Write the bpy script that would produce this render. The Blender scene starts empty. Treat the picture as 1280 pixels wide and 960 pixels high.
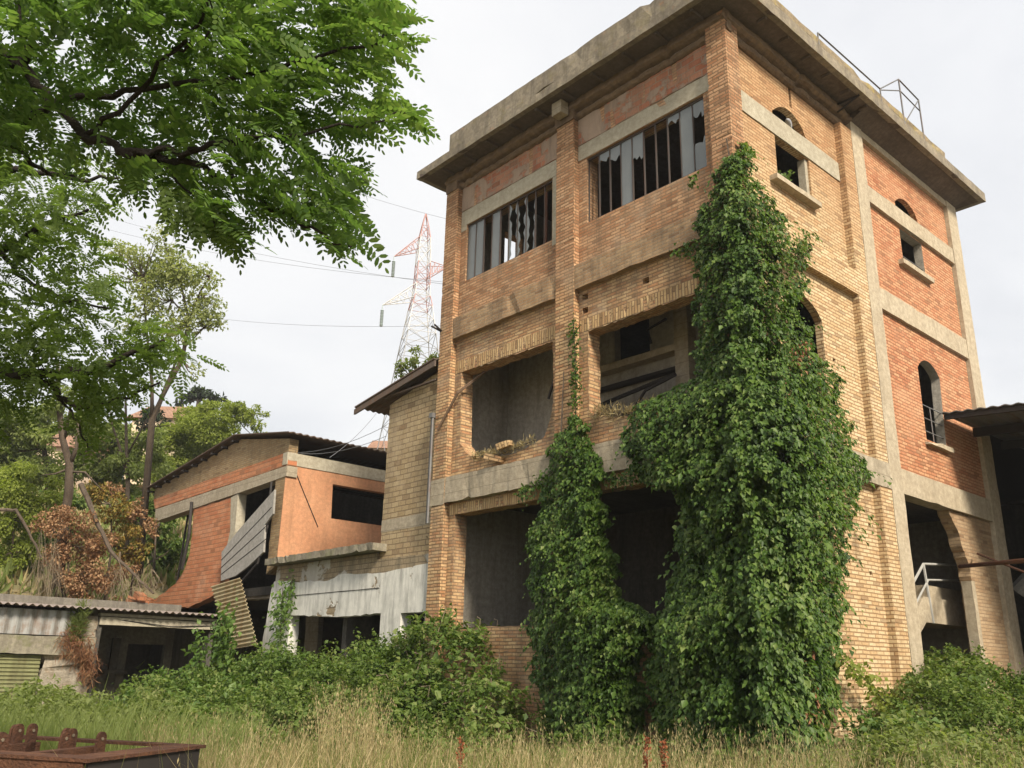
import bpy, bmesh, math, random
import numpy as np
from mathutils import Vector, Matrix
from mathutils.geometry import tessellate_polygon

random.seed(11)
RNG = np.random.default_rng(7)
scene = bpy.context.scene
COL = scene.collection

# ------------------------------------------------------------------ camera solved from the photograph
F = 1089.65
YAW, PITCH, ROLL = 0.8446, 0.3148, 0.0232
CAM = np.array([7.55978, -11.87064, 1.302])
_f0 = np.array([-math.sin(YAW), math.cos(YAW), 0.0])
_r0 = np.array([math.cos(YAW), math.sin(YAW), 0.0])
_up = np.array([0, 0, 1.0])
FW = _f0 * math.cos(PITCH) + _up * math.sin(PITCH)
_u = _up * math.cos(PITCH) - _f0 * math.sin(PITCH)
RT = _r0 * math.cos(ROLL) + _u * math.sin(ROLL)
UP = _u * math.cos(ROLL) - _r0 * math.sin(ROLL)

def ray(px, py):
    return FW + RT * (px - 640) / F - UP * (py - 480) / F
def onY(px, py, y=0.0):
    d = ray(px, py); p = CAM + d * (y - CAM[1]) / d[1]; return (float(p[0]), float(p[2]))
def onX(px, py, x=0.0):
    d = ray(px, py); p = CAM + d * (x - CAM[0]) / d[0]; return (float(p[1]), float(p[2]))
def onZ(px, py, z=0.0):
    d = ray(px, py); p = CAM + d * (z - CAM[2]) / d[2]; return (float(p[0]), float(p[1]))
def atd(px, py, t):
    return CAM + ray(px, py) * t

cam_d = bpy.data.cameras.new('camera')
cam = bpy.data.objects.new('camera', cam_d); COL.objects.link(cam)
cam_d.sensor_width = 36; cam_d.sensor_fit = 'HORIZONTAL'; cam_d.lens = F * 36 / 1280
cam_d.clip_start = 0.05; cam_d.clip_end = 6000
cam.matrix_world = Matrix(((RT[0], UP[0], -FW[0], CAM[0]), (RT[1], UP[1], -FW[1], CAM[1]),
                           (RT[2], UP[2], -FW[2], CAM[2]), (0, 0, 0, 1)))
scene.camera = cam

# ------------------------------------------------------------------ node helpers
class NT:
    def __init__(s, tree):
        s.t = tree; s.n = tree.nodes; s.l = tree.links
    def new(s, typ, **kw):
        nd = s.n.new(typ)
        for k, v in kw.items(): setattr(nd, k, v)
        return nd
    def link(s, a, b): s.l.new(a, b)
    def put(s, sock, v):
        if hasattr(v, 'is_output') or isinstance(v, bpy.types.NodeSocket): s.link(v, sock)
        else:
            if isinstance(v, (tuple, list)) and len(v) == 3 and sock.type == 'RGBA': v = (*v, 1)
            sock.default_value = v
    def math(s, op, a, b=None, c=None, clamp=False):
        nd = s.new('ShaderNodeMath', operation=op); nd.use_clamp = clamp
        s.put(nd.inputs[0], a)
        if b is not None: s.put(nd.inputs[1], b)
        if c is not None: s.put(nd.inputs[2], c)
        return nd.outputs[0]
    def mix(s, fac, a, b, mode='MIX'):
        nd = s.new('ShaderNodeMix', data_type='RGBA', blend_type=mode)
        s.put(nd.inputs['Factor'], fac); s.put(nd.inputs['A'], a); s.put(nd.inputs['B'], b)
        return nd.outputs['Result']
    def ramp(s, fac, stops, interp='LINEAR'):
        nd = s.new('ShaderNodeValToRGB'); cr = nd.color_ramp; cr.interpolation = interp
        while len(cr.elements) < len(stops): cr.elements.new(0.5)
        for e, (p, c) in zip(cr.elements, stops):
            e.position = p
            e.color = (c, c, c, 1) if isinstance(c, (int, float)) else (*c, 1)
        s.put(nd.inputs[0], fac); return nd.outputs[0]
    def noise(s, vec, scale, detail=4, rough=0.6, dist=0.0):
        nd = s.new('ShaderNodeTexNoise'); nd.inputs['Scale'].default_value = scale
        nd.inputs['Detail'].default_value = detail; nd.inputs['Roughness'].default_value = rough
        nd.inputs['Distortion'].default_value = dist
        if vec is not None: s.link(vec, nd.inputs['Vector'])
        return nd.outputs['Fac']
    def scalev(s, vec, v):
        nd = s.new('ShaderNodeVectorMath', operation='MULTIPLY'); s.link(vec, nd.inputs[0]); nd.inputs[1].default_value = v
        return nd.outputs[0]
    def addv(s, vec, v):
        nd = s.new('ShaderNodeVectorMath', operation='ADD'); s.link(vec, nd.inputs[0]); s.put(nd.inputs[1], v)
        return nd.outputs[0]

def new_mat(name):
    m = bpy.data.materials.new(name); m.use_nodes = True
    nt = NT(m.node_tree); nt.n.clear()
    out = nt.new('ShaderNodeOutputMaterial')
    bs = nt.new('ShaderNodeBsdfPrincipled'); bs.inputs['Roughness'].default_value = 0.9
    bs.inputs['Specular IOR Level'].default_value = 0.25
    nt.link(bs.outputs[0], out.inputs[0])
    return m, nt, bs, out

def bump(nt, bs, h, strength=0.5, dist=0.02):
    b = nt.new('ShaderNodeBump'); b.inputs['Strength'].default_value = strength; b.inputs['Distance'].default_value = dist
    nt.put(b.inputs['Height'], h); nt.link(b.outputs[0], bs.inputs['Normal'])

def uv(nt): return nt.new('ShaderNodeUVMap').outputs[0]
def objc(nt): return nt.new('ShaderNodeTexCoord').outputs['Object']

def brick_mat(name, cols, mortar, bw=0.26, bh=0.07, ms=0.010, patch=None, patch_amt=0.45, dirt=(0.10, 0.075, 0.05), dirt_amt=0.5,
              zband=None, vertical=False, bumps=0.9, plaster=None, pl_lo=0.6, pl_dirt=0.25, smear=0.25, var=1.0):
    """brick by brick colours with own random value, mortar joints, worn patches, dirt streaks"""
    m, nt, bs, out = new_mat(name)
    u0 = uv(nt)
    v = nt.addv(u0, (200.0, 200.0, 0.0))
    ns = nt.new('ShaderNodeTexNoise'); ns.inputs['Scale'].default_value = 3.5; nt.link(v, ns.inputs['Vector'])
    wob = nt.new('ShaderNodeVectorMath', operation='MULTIPLY_ADD'); nt.link(ns.outputs['Color'], wob.inputs[0])
    wob.inputs[1].default_value = (0.03, 0.022, 0); nt.link(v, wob.inputs[2]); v2 = wob.outputs[0]
    sp = nt.new('ShaderNodeSeparateXYZ'); nt.link(v2, sp.inputs[0])
    U, V = (sp.outputs[0], sp.outputs[1])
    if vertical:
        cb = nt.new('ShaderNodeCombineXYZ'); nt.link(V, cb.inputs[0]); nt.link(U, cb.inputs[1]); v2 = cb.outputs[0]; U, V = V, U
    br = nt.new('ShaderNodeTexBrick'); nt.link(v2, br.inputs['Vector'])
    br.inputs['Scale'].default_value = 1; br.inputs['Mortar Size'].default_value = ms; br.inputs['Mortar Smooth'].default_value = 0.3
    br.inputs['Brick Width'].default_value = bw; br.inputs['Row Height'].default_value = bh
    row = nt.math('FLOOR', nt.math('DIVIDE', V, bh))
    par = nt.math('FLOORED_MODULO', row, 2.0)
    off = nt.math('MULTIPLY', nt.math('SUBTRACT', 1.0, par), 0.5)
    colm = nt.math('FLOOR', nt.math('ADD', nt.math('DIVIDE', U, bw), off))
    cx = nt.new('ShaderNodeCombineXYZ'); nt.link(colm, cx.inputs[0]); nt.link(row, cx.inputs[1])
    wn = nt.new('ShaderNodeTexWhiteNoise', noise_dimensions='2D'); nt.link(cx.outputs[0], wn.inputs['Vector'])
    rv = wn.outputs['Value']
    low = nt.noise(v, 0.55, 5, 0.65)
    t = nt.math('ADD', nt.math('MULTIPLY', rv, 0.62 * var), nt.math('MULTIPLY', nt.math('SUBTRACT', low, 0.5), 1.3))
    t = nt.math('ADD', t, 0.19 + 0.31 * (1 - var), clamp=True)
    c = nt.ramp(t, [(i / (len(cols) - 1), k) for i, k in enumerate(cols)])
    if zband:
        sz = nt.new('ShaderNodeSeparateXYZ'); nt.link(u0, sz.inputs[0])
        wobz = nt.math('ADD', sz.outputs[1], nt.math('MULTIPLY', nt.math('SUBTRACT', nt.noise(v, 0.8, 3), 0.5), zband[3]))
        f = nt.math('DIVIDE', nt.math('SUBTRACT', wobz, zband[0]), zband[1] - zband[0], clamp=True)
        c = nt.mix(f, c, nt.mix(nt.math('MULTIPLY', rv, 0.8), zband[2][0], zband[2][1]))
    # odd burnt / dark bricks
    wn2 = nt.new('ShaderNodeSeparateColor'); nt.link(wn.outputs['Color'], wn2.inputs[0])
    dk = nt.math('LESS_THAN', wn2.outputs[1], 0.07)
    c = nt.mix(nt.math('MULTIPLY', dk, 0.45), c, (0.13, 0.07, 0.04))
    fine = nt.noise(v, 22, 3, 0.7)
    c = nt.mix(0.55, c, nt.ramp(fine, [(0.3, 0.45), (0.7, 1.0)]), 'MULTIPLY')
    smf = nt.ramp(nt.noise(v, 2.3, 5, 0.7), [(0.45, 0.0), (0.75, 1.0)])
    c = nt.mix(nt.math('MULTIPLY', smf, smear), c, mortar)
    jf = nt.math('MULTIPLY', br.outputs['Fac'], 0.85)
    c = nt.mix(jf, c, mortar)
    if patch:
        pf = nt.ramp(nt.noise(nt.addv(v, (31, 7, 0)), 0.9, 6, 0.68), [(0.52, 0.0), (0.66, 1.0)])
        c = nt.mix(nt.math('MULTIPLY', pf, patch_amt), c, patch)
    st = nt.noise(nt.scalev(v, (2.2, 0.28, 1)), 1.0, 6, 0.7)
    df = nt.math('MULTIPLY', nt.ramp(st, [(0.47, 0.0), (0.72, 1.0)]), dirt_amt)
    c = nt.mix(df, c, dirt)
    pit = nt.ramp(nt.noise(nt.scalev(nt.addv(v, (57, 13, 0)), (1.0, 2.2, 1)), 3.4, 6, .72), [(.655, 0.), (.70, 1.)])
    c = nt.mix(nt.math('MULTIPLY', pit, .62), c, (.07, .05, .035))
    hgt = nt.math('ADD', nt.math('MULTIPLY', pit, -1.6), nt.math('MULTIPLY', nt.math('SUBTRACT', 1.0, br.outputs['Fac']), 1.0),
                  nt.math('ADD', nt.math('MULTIPLY', rv, 0.45), nt.math('MULTIPLY', fine, 0.6)))
    if plaster:
        pl = nt.ramp(nt.noise(nt.addv(v, (3, 77, 0)), 0.75, 7, 0.62), [(pl_lo, 0.0), (pl_lo + 0.02, 1.0)])
        pc = nt.mix(nt.noise(v, 5, 5, 0.7), plaster, tuple(x * 0.6 for x in plaster))
        pst = nt.ramp(nt.noise(nt.scalev(v, (2.6, 0.4, 1)), 1.7, 7, 0.72), [(.45, 0.), (.7, 1.)])
        pc = nt.mix(nt.math('MULTIPLY', pst, pl_dirt), pc, tuple(x * .3 for x in plaster))
        c = nt.mix(pl, c, pc)
        hgt = nt.math('ADD', nt.math('MULTIPLY', hgt, nt.math('SUBTRACT', 1.0, pl)), nt.math('MULTIPLY', pl, 2.0))
    nt.link(c, bs.inputs['Base Color'])
    bump(nt, bs, hgt, bumps, 0.014)
    return m

def stone_mat(name, base, dark, light=None, sc=1.0, streak=0.5, moss=None, moss_amt=0.5, rough=0.92, bumps=0.5, moss2=None, seams=None):
    m, nt, bs, out = new_mat(name)
    v = nt.addv(uv(nt), (100, 100, 0))
    n1 = nt.noise(v, 1.3 * sc, 7, 0.68)
    n2 = nt.noise(v, 9 * sc, 5, 0.7)
    c = nt.mix(nt.ramp(n1, [(0.35, 0.0), (0.7, 1.0)]), base, light or tuple(min(1, x * 1.3) for x in base))
    c = nt.mix(nt.math('MULTIPLY', nt.ramp(n2, [(0.4, 1.0), (0.62, 0.0)]), 0.45), c, dark)
    st = nt.noise(nt.scalev(v, (3.0, 0.35, 1)), 1.2, 7, 0.72)
    c = nt.mix(nt.math('MULTIPLY', nt.ramp(st, [(0.46, 0.0), (0.72, 1.0)]), streak), c, dark)
    if moss:
        mf = nt.ramp(nt.noise(nt.addv(v, (9, 5, 0)), 2.6, 7, 0.72), [(0.52, 0.0), (0.63, 1.0)])
        c = nt.mix(nt.math('MULTIPLY', mf, moss_amt), c, moss)
    if moss2:
        mf = nt.ramp(nt.noise(nt.addv(v, (19, 45, 0)), 3.6, 7, 0.72), [(0.60, 0.0), (0.68, 1.0)])
        c = nt.mix(nt.math('MULTIPLY', mf, moss_amt), c, moss2)
    h = nt.math('ADD', nt.math('MULTIPLY', n2, 1.0), nt.noise(v, 45, 3, 0.7))
    if seams:
        sp = nt.new('ShaderNodeSeparateXYZ'); nt.link(v, sp.inputs[0])
        fr = nt.math('FRACT', nt.math('DIVIDE', sp.outputs[1], seams))
        ln = nt.math('LESS_THAN', fr, 0.06)
        c = nt.mix(nt.math('MULTIPLY', ln, 0.5), c, dark); h = nt.math('SUBTRACT', h, nt.math('MULTIPLY', ln, 0.8))
    nt.link(c, bs.inputs['Base Color']); bs.inputs['Roughness'].default_value = rough
    bump(nt, bs, h, bumps, 0.02)
    return m

def metal_mat(name, base, rust, rust_amt=0.6, metallic=0.0, rough=0.6, lo=0.45):
    m, nt, bs, out = new_mat(name)
    v = nt.addv(uv(nt), (50, 50, 0))
    n1 = nt.noise(v, 2.2, 7, 0.7); n2 = nt.noise(nt.scalev(v, (6, 0.8, 1)), 1.0, 6, 0.7)
    f = nt.math('MULTIPLY', nt.ramp(nt.math('MULTIPLY', nt.math('ADD', n1, n2), 0.5), [(lo, 0.0), (lo + 0.14, 1.0)]), rust_amt)
    c = nt.mix(f, base, nt.mix(nt.noise(v, 20, 3), rust, tuple(x * 0.4 for x in rust)))
    nt.link(c, bs.inputs['Base Color']); bs.inputs['Roughness'].default_value = rough; bs.inputs['Metallic'].default_value = metallic
    bump(nt, bs, nt.noise(v, 30, 4, 0.7), 0.3, 0.01)
    return m

def leaf_mat(name, cols, trans=0.35, rough=0.5, spec=0.35, tint=None):
    m, nt, bs, out = new_mat(name)
    g = nt.new('ShaderNodeNewGeometry')
    lo = nt.noise(objc(nt), 0.9, 3, 0.6)
    t = nt.math('ADD', nt.math('MULTIPLY', g.outputs['Random Per Island'], 0.75), nt.math('MULTIPLY', nt.math('SUBTRACT', lo, 0.5), 1.1))
    t = nt.math('ADD', t, 0.12, clamp=True)
    c = nt.ramp(t, [(i / (len(cols) - 1), k) for i, k in enumerate(cols)])
    nt.link(c, bs.inputs['Base Color']); bs.inputs['Roughness'].default_value = rough; bs.inputs['Specular IOR Level'].default_value = spec
    tr = nt.new('ShaderNodeBsdfTranslucent')
    nt.link(nt.mix(1.0, c, tint or (1.35, 1.45, 0.7), 'MULTIPLY'), tr.inputs[0])
    mx = nt.new('ShaderNodeMixShader'); mx.inputs[0].default_value = trans
    nt.link(bs.outputs[0], mx.inputs[1]); nt.link(tr.outputs[0], mx.inputs[2]); nt.link(mx.outputs[0], out.inputs[0])
    return m

def plain_mat(name, c, rough=0.8, spec=0.25, vary=0.25):
    m, nt, bs, out = new_mat(name)
    v = objc(nt)
    nt.link(nt.mix(nt.noise(v, 6, 5, 0.7), c, tuple(x * (1 - vary * 1.6) for x in c)), bs.inputs['Base Color'])
    bs.inputs['Roughness'].default_value = rough; bs.inputs['Specular IOR Level'].default_value = spec
    return m

# ------------------------------------------------------------------ object helpers
ORI = {}
def tag(o, label=None, cat=None, group=None, kind=None):
    if label: o['label'] = label
    if cat: o['category'] = cat
    if group: o['group'] = group
    if kind: o['kind'] = kind
    return o
def thing(name, label, cat, loc=(0, 0, 0), group=None):
    o = bpy.data.objects.new(name, None); COL.objects.link(o); o.location = loc; o.empty_display_size = 0.2
    ORI[o.name] = np.array(loc, float)
    return tag(o, label, cat, group)

def link_mesh(name, me, parent=None, origin=None):
    o = bpy.data.objects.new(name, me); COL.objects.link(o)
    if parent is not None:
        o.parent = parent; ORI[o.name] = ORI[parent.name]
    else:
        og = np.array(origin if origin is not None else (0, 0, 0), float)
        o.location = og; ORI[o.name] = og
    return o

def boxuv(me):
    n = len(me.loops)
    if n == 0: return
    lay = me.uv_layers.new(name='UVMap')
    nv = len(me.vertices); co = np.empty(nv * 3); me.vertices.foreach_get('co', co); co = co.reshape(-1, 3)
    li = np.empty(n, np.int32); me.loops.foreach_get('vertex_index', li)
    npol = len(me.polygons)
    nm = np.empty(npol * 3); me.polygons.foreach_get('normal', nm); nm = np.abs(nm.reshape(-1, 3))
    tot = np.empty(npol, np.int32); me.polygons.foreach_get('loop_total', tot)
    ax = np.argmax(nm * np.array([1.0, 1.0, 1.15]), axis=1); lax = np.repeat(ax, tot)
    p = co[li]; uvs = np.empty((n, 2))
    uvs[:, 0] = np.where(lax == 0, p[:, 1], p[:, 0]); uvs[:, 1] = np.where(lax == 2, p[:, 1], p[:, 2])
    lay.data.foreach_set('uv', uvs.ravel())

class MB:
    def __init__(s):
        s.v = []; s.f = []; s.m = []
    def add(s, vs, fs, mi=0):
        b = len(s.v); s.v += [tuple(map(float, p)) for p in vs]; s.f += [tuple(b + i for i in f) for f in fs]; s.m += [mi] * len(fs); return s
    def box(s, x0, x1, y0, y1, z0, z1, mi=0):
        if x0 > x1: x0, x1 = x1, x0
        if y0 > y1: y0, y1 = y1, y0
        if z0 > z1: z0, z1 = z1, z0
        vs = [(x, y, z) for z in (z0, z1) for y in (y0, y1) for x in (x0, x1)]
        return s.add(vs, [(0, 2, 3, 1), (4, 5, 7, 6), (0, 1, 5, 4), (2, 6, 7, 3), (0, 4, 6, 2), (1, 3, 7, 5)], mi)
    def rbox(s, x0, x1, y0, y1, z0, z1, step=0.25, amp=0.015, mi=0, bite=0.0):
        """box cut into short lengths along its longest side, its edges worn unevenly"""
        if x0 > x1: x0, x1 = x1, x0
        if y0 > y1: y0, y1 = y1, y0
        if z0 > z1: z0, z1 = z1, z0
        L = [x1 - x0, y1 - y0, z1 - z0]; a = L.index(max(L)); n = max(1, int(L[a] / step))
        lo = [x0, y0, z0]; hi = [x1, y1, z1]; b, c = [i for i in range(3) if i != a]
        vs = []
        for i in range(n + 1):
            for (pb, pc) in ((lo[b], lo[c]), (hi[b], lo[c]), (hi[b], hi[c]), (lo[b], hi[c])):
                p = [0, 0, 0]; p[a] = lo[a] + L[a] * i / n; p[b] = pb; p[c] = pc
                k = amp * (1 if random.random() > bite else 4)
                mb_, mc_ = (lo[b] + hi[b]) / 2, (lo[c] + hi[c]) / 2
                p[b] -= math.copysign(random.uniform(0, k), pb - mb_); p[c] -= math.copysign(random.uniform(0, k), pc - mc_)
                if 0 < i < n: p[a] += random.uniform(-.3, .3) * L[a] / n
                vs.append(p)
        fs = []
        for i in range(n):
            for j in range(4): fs.append((i * 4 + j, i * 4 + (j + 1) % 4, i * 4 + 4 + (j + 1) % 4, i * 4 + 4 + j))
        fs += [(3, 2, 1, 0), (n * 4, n * 4 + 1, n * 4 + 2, n * 4 + 3)]
        return s.add(vs, fs, mi)
    def tube(s, pts, r, n=6, mi=0, cap=True):
        pts = [np.array(p, float) for p in pts]; m = len(pts)
        rs = r if isinstance(r, (list, tuple, np.ndarray)) else [r] * m
        vs = []; ref = np.array([0.3, 0.2, 0.93])
        for i, p in enumerate(pts):
            d = pts[min(i + 1, m - 1)] - pts[max(i - 1, 0)]; d = d / (np.linalg.norm(d) + 1e-9)
            a = np.cross(d, ref)
            if np.linalg.norm(a) < 0.1: a = np.cross(d, (1, 0, 0))
            a /= np.linalg.norm(a); b = np.cross(d, a)
            for k in range(n):
                th = 2 * math.pi * k / n; vs.append(p + (a * math.cos(th) + b * math.sin(th)) * rs[i])
        fs = [(i * n + k, i * n + (k + 1) % n, (i + 1) * n + (k + 1) % n, (i + 1) * n + k) for i in range(m - 1) for k in range(n)]
        if cap: fs += [tuple(range(n))[::-1], tuple((m - 1) * n + k for k in range(n))]
        return s.add(vs, fs, mi)
    def prism(s, poly, vec, mi=0):
        """a flat 3D outline pushed out along vec"""
        poly = [np.array(p, float) for p in poly]; n = len(poly); vec = np.array(vec, float)
        tr = tessellate_polygon([[Vector(p) for p in poly]])
        vs = poly + [p + vec for p in poly]
        fs = [tuple(t) for t in tr] + [tuple(i + n for i in t[::-1]) for t in tr]
        fs += [(i, (i + 1) % n, n + (i + 1) % n, n + i) for i in range(n)]
        return s.add(vs, fs, mi)
    def panel(s, outer, holes, axis, p0, th, mi=(0, 0, 0)):
        """wall sheet of real thickness with openings; outer and holes are (u, z); mi = face, inside, reveal materials"""
        loops = [outer] + list(holes)
        pt = (lambda u, z, d: (u, p0 + d, z)) if axis == 'Y' else (lambda u, z, d: (p0 - d, u, z))
        tr = tessellate_polygon([[Vector((u, z, 0)) for u, z in lp] for lp in loops])
        flat = [q for lp in loops for q in lp]; n = len(flat)
        s.add([pt(u, z, 0) for u, z in flat], [tuple(t) for t in tr], mi[0])
        s.add([pt(u, z, th) for u, z in flat], [tuple(t[::-1]) for t in tr], mi[1])
        for k, lp in enumerate(loops):
            m = len(lp)
            s.add([pt(u, z, 0) for u, z in lp] + [pt(u, z, th) for u, z in lp], [(i, (i + 1) % m, m + (i + 1) % m, m + i) for i in range(m)], mi[2])
        return s
    def build(s, name, mats, parent=None, origin=None, label=None, smooth=False, fix=True):
        if not isinstance(mats, (list, tuple)): mats = [mats]
        og = ORI[parent.name] if parent is not None else np.array(origin if origin is not None else (0, 0, 0), float)
        me = bpy.data.meshes.new(name)
        me.from_pydata([(p[0] - og[0], p[1] - og[1], p[2] - og[2]) for p in s.v], [], s.f)
        for m in mats: me.materials.append(m)
        me.polygons.foreach_set('material_index', s.m)
        if fix:
            bm = bmesh.new(); bm.from_mesh(me); bmesh.ops.recalc_face_normals(bm, faces=bm.faces); bm.to_mesh(me); bm.free()
        # uv in metres, taken in the world so bricks run on from part to part
        me.update(); me.transform(Matrix.Translation(Vector(og))); boxuv(me); me.transform(Matrix.Translation(-Vector(og)))
        if smooth: me.polygons.foreach_set('use_smooth', [True] * len(me.polygons))
        o = link_mesh(name, me, parent, origin)
        if label: o['label'] = label
        return o

def np_mesh(name, V, Fq, mat, parent=None, origin=None, smooth=False):
    """big meshes from arrays; Fq (n,k) faces all of k corners"""
    og = ORI[parent.name] if parent is not None else np.array(origin if origin is not None else (0, 0, 0), float)
    me = bpy.data.meshes.new(name); V = np.asarray(V, float) - og; n, k = Fq.shape
    me.vertices.add(len(V)); me.vertices.foreach_set('co', V.ravel())
    me.loops.add(n * k); me.loops.foreach_set('vertex_index', Fq.ravel().astype(np.int32))
    me.polygons.add(n); me.polygons.foreach_set('loop_start', np.arange(0, n * k, k, dtype=np.int32))
    try: me.polygons.foreach_set('loop_total', np.full(n, k, np.int32))
    except Exception: pass
    me.materials.append(mat); me.update(calc_edges=True)
    if smooth: me.polygons.foreach_set('use_smooth', [True] * n)
    return link_mesh(name, me, parent, origin)

def unit(a): return a / (np.linalg.norm(a, axis=-1, keepdims=True) + 1e-9)
def rnd(n, s=1.0): return RNG.normal(0, s, (n, 3))

def leaves(name, P, D, N, L, W, mat, parent=None, origin=None, fold=0.25):
    """kite-shaped leaves folded on the midrib"""
    D = unit(D); S = unit(np.cross(D, N)); N = np.cross(S, D); n = len(P)
    L = np.asarray(L).reshape(-1, 1); W = np.asarray(W).reshape(-1, 1)
    mid = P + D * L * 0.45
    V = np.stack([P, mid + S * W * .5 + N * W * fold, P + D * L - N * L * .12, mid - S * W * .5 + N * W * fold], 1).reshape(-1, 3)
    i = np.arange(n)[:, None] * 4
    Fq = np.concatenate([i + np.array([[0, 1, 2]]), i + np.array([[0, 2, 3]])], 1).reshape(-1, 3)
    return np_mesh(name, V, Fq, mat, parent, origin)

def pinnate(name, P, D, N, L, pairs, mat, parent=None, ll=0.24, lw=0.42, origin=None, droop=0.25):
    """compound leaves: oval leaflets in pairs along a bending stalk"""
    n = len(P); D = unit(D); S = unit(np.cross(D, N)); N = np.cross(S, D); L = np.asarray(L).reshape(-1, 1)
    Vs = []
    hexa = np.array([(0, 0), (.25, .42), (.7, .46), (1, 0.06), (.7, -.46), (.25, -.42)])
    for j in range(pairs + 1):
        s = 0.14 + 0.86 * j / pairs
        base = P + D * L * s - np.array([0, 0, 1.0]) * L * droop * s * s
        dd = unit(D - np.array([0, 0, 1.0]) * droop * 2 * s)
        env = 0.75 + 0.5 * math.sin(math.pi * (0.15 + 0.75 * j / pairs))
        for sd in ((1, -1) if j < pairs else (0,)):
            ang = RNG.uniform(0.9, 1.25, (n, 1)) if sd else np.zeros((n, 1))
            ax = unit(dd * np.cos(ang) + S * sd * np.sin(ang) + rnd(n, .06) - np.array([0, 0, .08]))
            nn = unit(N + rnd(n, .16)); sv = unit(np.cross(ax, nn))
            ln = L * ll * env * RNG.uniform(.8, 1.15, (n, 1)); wd = ln * lw
            q = base[:, None, :] + ax[:, None, :] * (hexa[None, :, 0:1] * ln[:, None, :]) + sv[:, None, :] * (hexa[None, :, 1:2] * wd[:, None, :])
            Vs.append(q.reshape(-1, 3))
    V = np.concatenate(Vs); Fq = np.arange(len(V)).reshape(-1, 6)
    return np_mesh(name, V, Fq, mat, parent, origin)

def inpoly(pts, poly):
    x, y = pts[:, 0], pts[:, 1]; c = np.zeros(len(pts), bool); n = len(poly); j = n - 1
    for i in range(n):
        xi, yi = poly[i]; xj, yj = poly[j]
        c ^= ((yi > y) != (yj > y)) & (x < (xj - xi) * (y - yi) / (yj - yi + 1e-12) + xi); j = i
    return c
def samp_poly(poly, n):
    a = np.array(poly, float); lo, hi = a.min(0), a.max(0); out = []
    k = 0
    while k < n:
        p = RNG.uniform(lo, hi, (n, 2)); p = p[inpoly(p, poly)]; out.append(p); k += len(p)
    return np.concatenate(out)[:n]
def rays(pp):
    return FW[None] + RT[None] * ((pp[:, 0:1] - 640) / F) - UP[None] * ((pp[:, 1:2] - 480) / F)

_hs = RNG.uniform(0, 6.28, (12, 2)); _hk = RNG.uniform(-1, 1, (12, 3)); _hk /= np.linalg.norm(_hk, axis=1, keepdims=True)
def wave(P, scale):
    """cheap smooth 3D noise in about -1..1"""
    v = np.zeros(len(P))
    for i in range(12):
        k = (0.6 + 1.4 * (i / 11)) / scale
        v += np.sin((P @ _hk[i]) * 6.28 * k + _hs[i, 0]) * (1 / (1 + i * 0.12))
    return v / 4.2

# ------------------------------------------------------------------ light: pale overcast with a veiled sun from the right
world = bpy.data.worlds.new("World"); scene.world = world; world.use_nodes = True
SUN_EL, SUN_AZ = 38.0, -17.0          # azimuth in degrees from +X towards +Y
wt = NT(world.node_tree); wt.n.clear()
wo = wt.new('ShaderNodeOutputWorld'); bg = wt.new('ShaderNodeBackground')
sky = wt.new('ShaderNodeTexSky'); sky.sky_type = 'NISHITA'; sky.sun_disc = False
sky.sun_elevation = math.radians(SUN_EL); sky.sun_rotation = math.radians(90 - SUN_AZ); sky.dust_density = 3.0
tc = wt.new('ShaderNodeTexCoord'); gv = tc.outputs['Generated']
sep = wt.new('ShaderNodeSeparateXYZ'); wt.link(gv, sep.inputs[0])
# cloud deck: direction divided by height gives flat layers
dz = wt.math('ADD', wt.math('MAXIMUM', sep.outputs[2], 0.0), 0.22)
cbx = wt.new('ShaderNodeCombineXYZ'); wt.link(wt.math('DIVIDE', sep.outputs[0], dz), cbx.inputs[0]); wt.link(wt.math('DIVIDE', sep.outputs[1], dz), cbx.inputs[1])
n1 = wt.noise(cbx.outputs[0], 1.3, 6, 0.55, 0.3)
n2 = wt.noise(cbx.outputs[0], 0.55, 3, 0.5)
cl = wt.math('ADD', wt.math('MULTIPLY', n1, 0.6), wt.math('MULTIPLY', n2, 0.4))
cloud = wt.ramp(cl, [(0.32, (3.3, 3.38, 3.55)), (0.47, (4.15, 4.18, 4.25)), (0.60, (4.7, 4.67, 4.63))])
sdir = wt.new('ShaderNodeVectorMath', operation='DOT_PRODUCT'); wt.link(gv, sdir.inputs[0])
_e, _a = math.radians(SUN_EL), math.radians(SUN_AZ); sdir.inputs[1].default_value = (math.cos(_e) * math.cos(_a), math.cos(_e) * math.sin(_a), math.sin(_e))
gl = wt.math('ADD', 1.0, wt.math('MULTIPLY', sdir.outputs['Value'], 0.13))
glc = wt.new('ShaderNodeCombineColor')
for k in range(3): wt.link(gl, glc.inputs[k])
cloud = wt.mix(1.0, cloud, glc.outputs[0], 'MULTIPLY')
skyc = wt.mix(0.93, sky.outputs[0], cloud)
wt.link(skyc, bg.inputs[0]); bg.inputs[1].default_value = 0.05
wt.link(bg.outputs[0], wo.inputs[0])
sun_d = bpy.data.lights.new('sun', 'SUN'); sun_d.energy = 1.5; sun_d.angle = math.radians(12); sun_d.color = (1.0, 0.90, 0.74)
sun = bpy.data.objects.new('sun', sun_d); COL.objects.link(sun)
_e, _a = math.radians(SUN_EL), math.radians(SUN_AZ)
sun.rotation_euler = Vector((math.cos(_e) * math.cos(_a), math.cos(_e) * math.sin(_a), math.sin(_e))).to_track_quat('Z', 'Y').to_euler()
sun.location = (30, -12, 30)
vs = scene.view_settings; vs.view_transform = 'Standard'; vs.look = 'None'; vs.gamma = 1; vs.use_curve_mapping = False
vs.exposure = 2.2
scene.cycles.max_bounces = 7; scene.cycles.transparent_max_bounces = 6

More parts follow.
